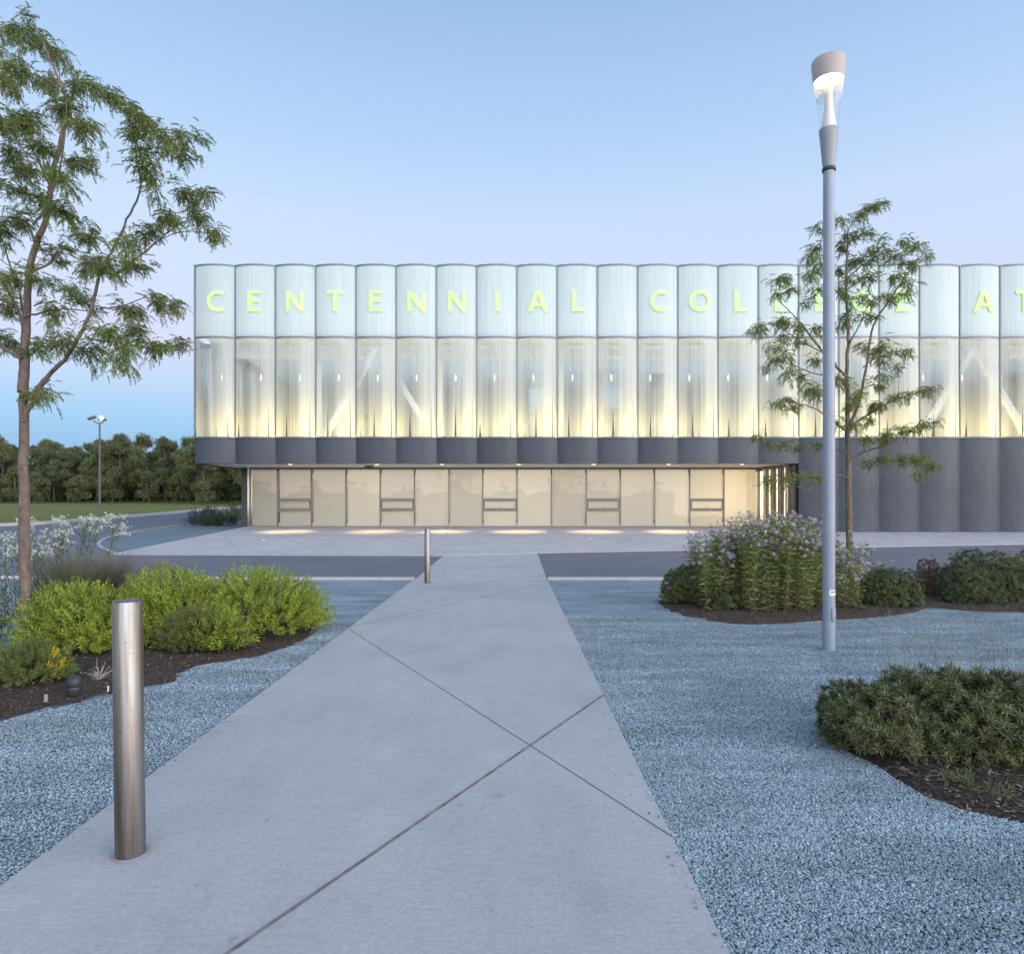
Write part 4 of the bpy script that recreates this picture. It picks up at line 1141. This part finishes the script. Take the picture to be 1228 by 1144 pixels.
def tuft(name, label, px, y, n, L0, L1, w, spread, mat, seed, group=None, rx=.2, kind=None):
    r = np.random.default_rng(seed); x = (px-CX)/FPX*y; V = []
    for i in range(n):
        a = r.uniform(0,6.28); rr = math.sqrt(r.random())*rx; b = np.array([x+rr*math.cos(a), y+rr*math.sin(a)*.7, .03]); L = r.uniform(L0, L1)
        d = np.array([math.cos(a)*spread*r.random(), math.sin(a)*spread*r.random(), 1.]); s = norm(np.array([-math.sin(a+.6), math.cos(a+.6), 0.]))*w
        def c(t): return b+np.array([d[0]*L*(.4*t+.6*t*t), d[1]*L*(.4*t+.6*t*t), L*t*(1-.25*spread*t)])
        for k in range(4):
            t0, t1 = k/4, (k+1)/4; w0, w1 = (1-.85*t0), (1-.85*t1); V += [c(t0)-s*w0, c(t0)+s*w0, c(t1)+s*w1, c(t1)-s*w1]
    V = np.array(V); o = npmesh(name, V, np.arange(len(V)).reshape(-1,4), mat); tag(o, label, 'grass clump', group); return o
M_olgrass = leafmat('olive_grass_blade', [C(.07,.08,.045), C(.13,.13,.075), C(.18,.16,.11), C(.16,.19,.08)], .25)
M_prgrass = leafmat('purple_grass_blade', [C(.13,.11,.10), C(.21,.175,.16), C(.17,.18,.12)], .25)
M_dgrass = leafmat('green_grass_blade', [C(.03,.05,.03), C(.05,.085,.04), C(.10,.13,.06)], .25)
GT = 'grass clumps behind the lime shrubs'
tuft('grass_clump', 'olive green feathery grass clump between the white flowers and the lime shrubs', 100, 8.9, 2600, .6, 1.08, .0032, .55, M_olgrass, 111, GT, .42)
tuft('grass_clump', 'purplish wispy grass clump behind the left part of the lime shrubs', 165, 9.3, 2000, .55, 1.0, .0026, .7, M_prgrass, 112, GT, .40)
tuft('grass_clump', 'dark green broad bladed grass right beside the foot of the left tree', 55, 8.1, 420, .45, .85, .006, .6, M_dgrass, 113, None, .22)
r_ = shrub('leafy_shrub', 'sparse dark leafy shrub at the left photo edge beside the tree trunk', 'shrub', ((-14-CX)/FPX*7.2, 7.2), (.30, .25), .62, [sprig(9, .16, .018, .06, 1.2, s+120) for s in range(3)], M_teal, 120, None, 114, up=.8)
M_wisp = leafmat('wispy_stalk', [C(.16,.19,.13), C(.26,.25,.19)], .2)
for i, (px, yy, lab) in enumerate(((1088, 4.9, 'thin wispy grass stalks behind the left dark shrub on the right'), (1150, 5.1, 'thin wispy grass stalks rising behind the middle dark shrub'), (1215, 4.9, 'thin wispy grass stalks behind the dark shrub at the right photo edge'))):
    tuft('wispy_grass', lab, px, yy, 40, .55, .85, .0022, .35, M_wisp, 115+i, 'wispy grasses in the right front bed', .16)

# bushes on the island by the driveway
M_bb = leafmat('blue_bush_leaf', [C(.035,.05,.05), C(.07,.09,.09), C(.11,.125,.12)], .2)
BIG = [sprig(18, .42, .03, .13, 1.0, s+130) for s in range(3)]
def far_shrub(label, px, y, rx, ry, h, n, seed, mat, name='island_shrub'):
    x = (px-CX)/FPX*y; z = zf(y); root = thing(name, label, 'shrub', (x, y, z), 'shrubs on the gravel island by the driveway')
    u, f = lump(n, seed); r = np.random.default_rng(seed); q = 1-.5*r.random(n)**1.5
    P = u*f[:,None]*q[:,None]*np.array([rx, ry, h*.9])+np.array([x, y, z+.08]); D = norm(u+np.array([0,0,.7])); V, F = scatter(BIG, P, D, r.uniform(.5,.9,n)); npmesh('foliage', V, F, mat, root)
    s = MB()
    for i in range(8): s.tube([(x+r.normal(0,.1), y, z), tuple(P[i])], [.02, .008], 4)
    s.build('stems', M_twig, root)
far_shrub('blue grey mounded shrub on the dark gravel island left of the hall', 247, 35.6, .85, .7, .86, 420, 141, M_bb)
far_shrub('low green tuft in front of the blue grey island shrub', 262, 35.0, .95, .4, .42, 260, 142, M_dgrass)
far_shrub('small olive shrub beside the dark corner column of the hall', 284, 42., .9, .7, .95, 300, 143, M_olive)

# ================================================================== the two street trees
M_bark = None
t = NT('young_bark'); v = t.coord()
c = t.ramp(t.noise(t.coord((1, 1, .35)), 22, 5, .65), [(.3, C(.085,.062,.052)), (.55, C(.165,.122,.10)), (.75, C(.24,.185,.155))])
c = t.mix(1.0, c, t.ramp(t.noise(t.coord((1, 1, 5)), 7, 2), [(.56, 1.), (.70, .78)]), 'MULTIPLY')
M_bark = t.done(t.principled(c, .8, 0, t.bump(t.noise(t.coord((1,1,.4)), 40, 4), .6, .006), .25))
M_locust = leafmat('locust_leaflet', [C(.10,.13,.04), C(.165,.205,.055), C(.22,.26,.07), C(.30,.33,.11)], .38)
M_locust2 = leafmat('locust_leaflet_greener', [C(.10,.135,.034), C(.165,.21,.048), C(.22,.265,.063), C(.30,.34,.10)], .38)  # leaflets of the slim tree, a touch greener

def catmull(pts, m=5):
    P = [Vector(p) for p in pts]; out = []
    for i in range(len(P)-1):
        p0 = P[max(i-1,0)]; a = P[i]; b = P[i+1]; p3 = P[min(i+2,len(P)-1)]
        for j in range(m):
            u = j/m; out.append(.5*((2*a)+(b-p0)*u+(2*p0-5*a+4*b-p3)*u*u+(-p0+3*a-3*b+p3)*u**3))
    out.append(P[-1]); return out

def tree(label, name, Y, limbs, clumps, bark, leaf, fr, frlen, depth, density, seed):
    """limbs: list of (pixel points, r0, r1, depth bend); clumps: (px, py, r px)"""
    r = np.random.default_rng(seed); K = Y/FPX
    b0 = limbs[0][0][0]; base = at(b0[0], b0[1], Y); root = thing(name, label, 'tree', (base.x, Y, .03))
    tr = MB(); nodes = []
    for li, (pts, r0, r1, db) in enumerate(limbs):
        n = len(pts); q = []
        for i, (px, py) in enumerate(pts):
            t_ = i/(n-1); p = at(px, py, Y); p.y = Y+db*t_**1.3; q.append(p)
        if li == 0: q[0].z = -.05
        c = catmull(q); m = len(c); rad = [r0+(r1-r0)*(i/(m-1))**.85 for i in range(m)]
        if li == 0: rad = [x*(1+.35*math.exp(-i*.9)) for i, x in enumerate(rad)]
        c2 = [p+Vector(r.normal(0, .004, 3)) for p in c]
        if li == 0:
            tr.tube(c2, rad, 12); trunk = tr.build('trunk', bark, root); lm = MB()
        else: lm.tube(c2, rad, 8)
        nodes += [(p, rr) for p, rr in list(zip(c, rad))[(8 if li == 0 else 2):]]
    NP_ = np.array([tuple(p) for p, _ in nodes]); NR = np.array([x for _, x in nodes])
    FP, FD, FR = [], [], []
    for (px, py, rp) in clumps:
        rad = rp*K; c = np.array(at(px, py, Y))
        # give the clump the depth of the limb that feeds it, plus spread
        d2 = np.hypot(NP_[:,0]-c[0], NP_[:,2]-c[2])+np.maximum(0, NP_[:,2]-c[2]+.05)*1.2
        k = int(np.argmin(d2+r.uniform(0,.10,len(d2)))); src = NP_[k]
        c[1] = src[1]+r.normal(0,1)*min(depth, .35+d2[k]*.9)*.75
        c = np.array(at(px, py, c[1]))
        mid = (src+c)/2+np.array([0,0,.10*np.linalg.norm(c-src)])+r.normal(0,.03,3)
        pts = catmull([src, mid, c], 5); r0 = min(.55*NR[k], .016); lm.tube(pts, [r0+(.0030-r0)*i/(len(pts)-1) for i in range(len(pts))], 6)
        nt = max(4, int(8*rp/24))
        for j in range(nt):
            s = np.array(pts[r.integers(4, len(pts))]); out = norm(r.normal(size=3)*np.array([1,1,.75])+np.array([0,0,.15])+norm(c-src)*.5)
            e = c+out*rad*r.uniform(.35,1.1); m2 = (s+e)/2+np.array([0,0,.02]); tw = catmull([s, m2, e], 3); lm.tube(tw, [.0035, .003, .0026, .0022, .0018, .0015, .0012], 4, cap=False)
            nf = max(2, int(density*rp/24/nt*r.uniform(.8,1.2)))
            for q in range(nf):
                p = np.array(tw[r.integers(1, len(tw))]); FP.append(p+r.normal(0,.028,3)); a = r.uniform(0,6.28)
                FD.append(norm(out*.45+np.array([math.cos(a), math.sin(a), r.uniform(-.8,.5)])))
    lm.build('branches', bark, root)
    FP = np.array(FP); FD = np.array(FD); n = len(FP)
    # droop: the frond's curve (proto +y) is rolled towards the ground
    ref = np.where(np.abs(FD[:,2:3]) > .95, np.array([[1.,0,0]]), np.array([[0,0,1.]])); X = norm(np.cross(ref, FD)); Y_ = np.cross(FD, X)
    roll = np.arctan2(X[:,2], -Y_[:,2])*1.0
    roll = np.where(np.abs(FD[:,2]) > .95, r.uniform(0,6.28,n), math.pi+r.normal(0,.4,n)*1.0)
    V, F = scatter(fr, FP, FD, frlen*r.uniform(.65,1.2,n), roll); npmesh('crown', V, F, leaf, root); return root

FR_A = [frond(9, 1., .20, .10, .55, s) for s in range(4)]
c1 = [(31,35,25),(9,48,22),(61,66,24),(26,87,25),(48,95,20),(109,109,26),(135,120,17),(79,127,28),(105,153,25),(9,100,25),(26,144,30),(4,153,24),(52,179,28),(100,192,20),(13,184,25),(26,210,26),(70,214,22),(9,227,24),(79,253,24),(52,245,24),(96,288,20),(26,271,28),(4,280,24),(66,306,20),(48,336,20),(83,350,16),(9,336,20),(109,319,24),
 (175,149,16),(157,165,14),(190,168,20),(227,166,17),(222,190,12),(175,195,17),(184,223,18),(217,232,19),(245,232,12),(236,260,19),(262,282,12),(205,262,20),(175,280,20),(153,297,18),(131,323,20),(166,323,17),(101,363,18),(153,372,22),(190,370,18),(212,366,9),(66,376,18),(122,398,22),(166,402,22),(190,418,18),(218,414,12),(144,428,22),(109,424,22),(74,411,20),(44,420,18),(9,415,20),(39,474,9),(56,476,8),(9,371,20),
 (-30,60,26),(-45,120,28),(-60,200,30),(-35,250,28),(-60,300,30),(-70,380,30),(-30,420,26),(-95,330,28),(-100,240,26)]
l1 = [([(33,788),(30,700),(27,600),(25,495),(25,440),(26,380),(29,310),(45,260),(52,205),(64,150),(70,130),(62,100),(45,60),(30,28)], .060, .006, .25),
 ([(27,505),(38,486),(55,458),(82,433),(103,405),(120,370),(131,335),(150,305),(168,275),(186,240),(183,200),(177,155)], .028, .005, -.35),
 ([(131,335),(165,305),(200,270),(240,240)], .015, .004, .2), ([(24,470),(18,440),(12,400),(0,350),(-30,290),(-60,220)], .024, .005, .6),
 ([(27,385),(19,352),(3,320),(-30,280)], .016, .004, -.5), ([(52,205),(35,180),(12,150),(0,110)], .014, .004, .4), ([(40,270),(70,240),(95,190),(110,130)], .014, .004, -.4),
 ([(25,430),(-20,400),(-70,360)], .02, .005, -.2), ([(28,380),(60,365),(100,360)], .012, .004, .45), ([(60,455),(50,470),(42,476)], .008, .003, -.1), ([(103,405),(140,410),(185,415),(220,412)], .013, .003, .3), ([(120,370),(150,372),(195,366)], .011, .003, -.3)]
tree('young locust tree with brown trunk and forked feathery crown at the left photo edge', 'locust_tree', 6.95, l1, c1, M_bark, M_locust, FR_A, .115, .8, 180, 201)

def m6(a): return [(880+x/3.093, 230+y/3.093) for x, y in a]
c2 = [(510,60,40),(450,90,30),(545,50,22),(390,100,25),(315,135,25),(300,210,30),(280,245,25),(440,170,45),(490,165,30),(410,210,40),(560,200,45),(640,190,38),(690,210,25),(600,240,45),(660,260,40),(718,250,20),(520,250,50),(450,260,45),(330,270,40),(400,320,45),(490,320,45),(600,320,40),(650,350,28),(640,385,22),(580,400,30),(160,330,28),(200,320,28),(210,370,32),(160,390,18),(270,325,28),(270,415,30),(310,370,25),(400,380,40),(460,400,40),(520,420,32),(430,470,40),(390,500,30),(500,460,28),(90,500,28),(150,490,30),(110,530,20),(200,490,32),(260,500,30),(310,500,25),(180,540,28),(150,570,22),(240,560,35),(150,630,28),(130,655,18),(190,610,30),(200,680,30),(300,630,30),(250,690,25),(270,720,28),(300,740,25),(160,790,22),(200,780,25),(220,800,22),(310,760,25),(380,690,28),(400,720,25),(540,580,35),(600,600,25),(650,590,20),(600,650,22),(560,640,30),(520,610,25),(480,580,25),(540,720,30),(560,690,25),(480,750,35),(510,790,30),(440,800,25),(600,770,25),(650,750,22),(710,735,26),(735,730,12),(560,790,25),(440,870,28),(500,850,25),(390,860,25),(90,910,20),(140,930,24),(190,940,22),(250,945,28),(310,950,25),(480,930,32),(560,910,38),(620,890,32),(680,880,22),(720,860,22),(750,850,10),(500,1010,26),(560,1000,35),(620,1000,38),(680,1000,40),(730,1010,32),(690,1050,20),(130,1075,24),(180,1070,22),(230,1070,24),(300,1055,24)]
c2 = [(880+a/3.093, 230+b/3.093, q/3.093*1.12) for a, b, q in c2]
l2 = [(m6([(432,1560),(430,1350),(428,1144),(427,1000),(425,900),(425,780),(423,680),(430,560),(428,450),(425,300),(430,200),(440,120),(500,65)]), .056, .006, .1),
 (m6([(425,880),(460,780),(480,650),(500,500),(560,400),(600,330),(640,270)]), .026, .006, -.4), (m6([(423,690),(380,640),(320,560),(270,480),(235,430),(195,370)]), .024, .005, .35),
 (m6([(425,890),(370,860),(300,815),(240,800),(170,790)]), .018, .004, -.3), (m6([(430,560),(455,530),(500,470),(540,410)]), .018, .004, .4), (m6([(425,890),(480,840),(570,790),(650,755),(720,735)]), .019, .004, .3),
 (m6([(428,1000),(480,965),(560,940),(620,895),(720,860)]), .017, .004, -.2), (m6([(430,1050),(480,1015),(560,1000),(680,1000)]), .017, .004, .4), (m6([(426,1065),(370,1052),(250,1068),(130,1075)]), .016, .004, -.5),
 (m6([(425,970),(350,950),(200,940),(80,908)]), .016, .004, .3), (m6([(423,700),(380,690),(300,680),(200,650),(140,640)]), .016, .004, -.2), (m6([(428,450),(400,400),(330,340),(290,240),(310,140)]), .016, .004, -.35),
 (m6([(425,320),(470,280),(560,220),(640,190)]), .013, .004, .35), (m6([(380,640),(330,600),(250,560),(150,500),(90,500)]), .014, .003, -.1), (m6([(480,650),(540,610),(600,600),(650,590)]), .012, .003, .3)]
tree('slim young locust tree with airy crown rising out of the lilac flowers', 'locust_tree', 10.4, l2, c2, M_bark, M_locust2, FR_A, .125, .7, 150, 202)

# ================================================================== the wood beyond the lawn
FOR = [C(.07,.085,.04), C(.125,.15,.06), C(.175,.205,.08), C(.23,.255,.10)]
M_wood = leafmat('wood_leaf', FOR, .25, .7, big=.7); M_wood2 = leafmat('wood_leaf_pale', [C(.07,.09,.045), C(.12,.15,.07), C(.165,.19,.09), C(.20,.21,.11)], .25, .7, big=.7)
M_trunk = plain('wood_trunk', C(.13,.115,.10), C(.07,.06,.052), 3, .9)
leafc = []
for s in range(5):
    r = np.random.default_rng(300+s); V = []
    for i in range(9):
        p = r.normal(0,.10,3); d = norm(r.normal(size=3)+np.array([0,0,-.1])); sd = norm(np.cross(d, r.normal(size=3))); V += leafq(p, d, sd, r.uniform(.16,.30), r.uniform(.09,.16))
    leafc.append((np.array(V), np.arange(36).reshape(-1,4)))
def wood_tree(seed, h, rad, mat, low, n=1500):
    r = np.random.default_rng(seed); root = thing('wood_tree', None, 'tree', (0,0,0)); tk = MB()
    wob = Vector((r.normal(0,.2), r.normal(0,.2), 0)); tk.tube([(0,0,-.4), Vector((0,0,h*.35))+wob, Vector((0,0,h*.75))+wob*1.5, Vector((0,0,h*.95))+wob*2], [.17,.13,.07,.03], 7)
    lobes = []
    for i in range(26):
        t = low+(1-low)*r.random()**.8; a = r.uniform(0,6.28); prof = math.sin(math.pi*min(1, .18+.80*((t-low)/(1-low))))**.7
        rr = rad*prof*r.uniform(.35,.95); c = np.array([math.cos(a)*rr, math.sin(a)*rr, h*t]); lobes.append((c, rad*r.uniform(.28,.46)))
        tk.tube([Vector((0,0,h*t*.8))+wob*t, Vector(c)], [.06, .02], 5)
    lobes.append((np.array([wob.x*2, wob.y*2, h*.95]), rad*.35))
    tk.build('trunk', M_trunk, root); P, D = [], []
    for c, lr in lobes:
        k = int(1.8*n/len(lobes)); u = norm(r.normal(size=(k,3))); P.append(c+u*(lr*(r.random((k,1))**.45))*np.array([1,1,.85])); D.append(u)
    P = np.concatenate(P); D = np.concatenate(D); V, F = scatter(leafc, P, D, r.uniform(.5,.95,len(P))); npmesh('crown', V, F, mat, root); return root
WL = ['dark leafy tree in the dense wood beyond the lawn', 'pale green tree with loose crown in the wood beyond the lawn', 'broad bushy tree in the wood beyond the lawn with foliage to the ground', 'tall slender tree with bare lower trunk in the wood beyond the lawn', 'low dark understorey tree at the foot of the wood beyond the lawn']
protos = [wood_tree(401, 9.6, 2.5, M_wood, .22), wood_tree(402, 9.2, 2.2, M_wood2, .30), wood_tree(403, 9.3, 3.0, M_wood, .10, 1900), wood_tree(404, 10.2, 1.9, M_wood2, .42, 1200), wood_tree(405, 4.2, 2.0, M_wood, .05, 1100)]
spots = []
r = np.random.default_rng(77)
x = -78.
while x < -12:
    spots.append((x, 88+r.uniform(-2,2)+max(0,(x+40)*-.05), r.choice([0,1,1,2,3]))); x += r.uniform(2.0, 3.0)
x = -80.
while x < -8:
    spots.append((x, 95+r.uniform(-2.5,2.5), r.choice([0,1,2,3,3]))); x += r.uniform(2.2, 3.2)
x = -76.
while x < -14:
    spots.append((x, 84.5+r.uniform(-1.2,1.2), 4)); x += r.uniform(3.2, 5.2)
spots += [(-34.2, 76., 2), (-30.6, 79., 0), (-27.0, 78., 2), (-23.5, 80., 0), (-37.0, 80., 1), (-20, 79, 2)]
used = set()
for (x, y, k) in spots:
    k = int(k); o = protos[k] if k not in used else copy_tree(protos[k])
    used.add(k); s = r.uniform(.68, .92); o.location = (x, y, zf(y)); o.rotation_euler[2] = r.uniform(0, 6.28); o.scale = (s*r.uniform(.9,1.1), s, s*r.uniform(.93,1.07))
    tag(o, WL[k], 'tree', 'trees of the wood beyond the lawn')

# the depth of the wood behind its front trees: reads as one mass
n = 15000; P = np.stack([r.uniform(-95, -2, n), r.uniform(99, 103, n), np.zeros(n)], 1)
P[:,2] = zf(100)+6.6*r.random(n)**1.4*(.85+.15*np.sin(P[:,0]*.9))
V, F = scatter(leafc, P, r.normal(size=(n,3)), r.uniform(1.3, 2.4, n)); wd = npmesh('wood_depth', V, F, M_wood); tag(wd, kind='stuff')
# the same kind of wood closes the view behind the camera and shows only in the glass
w2 = wd.copy(); COL.objects.link(w2); w2.location = (40, -190, -2.6); w2.scale = (1.6, 1, 1.)
# ================================================================== sky, sun, camera
W = bpy.data.worlds.new('World'); S.world = W; W.use_nodes = True
nt = W.node_tree; nt.nodes.clear(); N = nt.nodes.new; Lk = nt.links.new
out = N('ShaderNodeOutputWorld'); bg = N('ShaderNodeBackground')
tc = N('ShaderNodeTexCoord'); sp = N('ShaderNodeSeparateXYZ'); Lk(tc.outputs['Generated'], sp.inputs[0])
def wramp(stops):
    x = N('ShaderNodeValToRGB'); e = x.color_ramp.elements
    while len(e) < len(stops): e.new(.5)
    for i, (p, c) in enumerate(stops): e[i].position = p; e[i].color = c
    Lk(sp.outputs[2], x.inputs[0]); return x.outputs[0]
def sk(v, c, g=1.): c = lin(c); return (v, (c[0]*g, c[1]*g, c[2]*g, 1))
# the side away from the set sun: blue shadow band at the horizon, pinkish belt above it, then deepening blue
east = wramp([sk(0., (108,165,222)), sk(.075, (120,176,230)), sk(.115, (142,192,238)), sk(.16, (178,203,240)), sk(.215, (206,211,242)), sk(.30, (203,218,247)), sk(.38, (196,217,248)), sk(.48, (174,204,242)), sk(.60, (150,185,229)), sk(.80, (124,162,214)), sk(1., (108,146,202))])
# the side of the set sun, behind the camera: bright and warm low down
west = wramp([(0., (.95*WG,.79*WG,.70*WG,1)), (.08, (.93*WG,.83*WG,.76*WG,1)), (.25, (.74*WG,.78*WG,.84*WG,1)), (.5, (.46*WG,.54*WG,.70*WG,1)), (1., (.20*WG,.28*WG,.44*WG,1))])
mr = N('ShaderNodeMapRange'); mr.interpolation_type = 'SMOOTHSTEP'; mr.inputs[1].default_value = -.12; mr.inputs[2].default_value = .8; mr.inputs[3].default_value = 0; mr.inputs[4].default_value = 1
dt = N('ShaderNodeVectorMath'); dt.operation = 'DOT_PRODUCT'; Lk(tc.outputs['Generated'], dt.inputs[0]); dt.inputs[1].default_value = (.55, -.835, 0)
Lk(dt.outputs['Value'], mr.inputs[0])
mx = N('ShaderNodeMix'); mx.data_type = 'RGBA'; Lk(mr.outputs[0], mx.inputs[0]); Lk(east, mx.inputs[6]); Lk(west, mx.inputs[7])
Lk(mx.outputs[2], bg.inputs[0]); bg.inputs[1].default_value = 1.0
sky = N('ShaderNodeTexSky'); sky.sky_type = 'NISHITA'; sky.sun_disc = False; sky.sun_elevation = SUN_EL; sky.sun_rotation = SUN_AZ
bg2 = N('ShaderNodeBackground'); bg2.inputs[1].default_value = .05; Lk(sky.outputs[0], bg2.inputs[0])
ad = N('ShaderNodeAddShader'); Lk(bg.outputs[0], ad.inputs[0]); Lk(bg2.outputs[0], ad.inputs[1]); Lk(ad.outputs[0], out.inputs[0])

sl = bpy.data.lights.new('sun_glow', 'SUN'); sl.energy = SUN_E; sl.angle = R(50); sl.color = (1., .86, .74)
so = bpy.data.objects.new('sun_glow', sl); COL.objects.link(so)
# NISHITA rotation is measured from +Y turning towards +X
sd = Vector((math.sin(SUN_AZ)*math.cos(SUN_ELL), math.cos(SUN_AZ)*math.cos(SUN_ELL), math.sin(SUN_ELL)))
so.rotation_euler = (-sd).to_track_quat('-Z', 'Y').to_euler(); so.location = sd*50

cam = bpy.data.cameras.new('camera'); cam.sensor_fit = 'HORIZONTAL'; cam.sensor_width = 36; cam.lens = 36*FPX/1228
cam.shift_x = 0; cam.shift_y = (HY-572)/1228; cam.clip_end = 4000; cam.clip_start = .05
co = bpy.data.objects.new('camera', cam); COL.objects.link(co); co.location = (0, 0, EYE); co.rotation_euler = (R(90), 0, 0)
S.camera = co
S.view_settings.view_transform = 'Standard'; S.view_settings.look = 'None'; S.view_settings.gamma = 1; S.view_settings.exposure = EXPO
S.cycles.max_bounces = 8; S.cycles.transparent_max_bounces = 16; S.cycles.diffuse_bounces = 3; S.cycles.glossy_bounces = 3
S.cycles.sample_clamp_indirect = 4.0; S.cycles.caustics_reflective = False; S.cycles.caustics_refractive = False
S.cycles.use_denoising = True
try: S.cycles.denoiser = 'OPENIMAGEDENOISE'
except Exception: pass
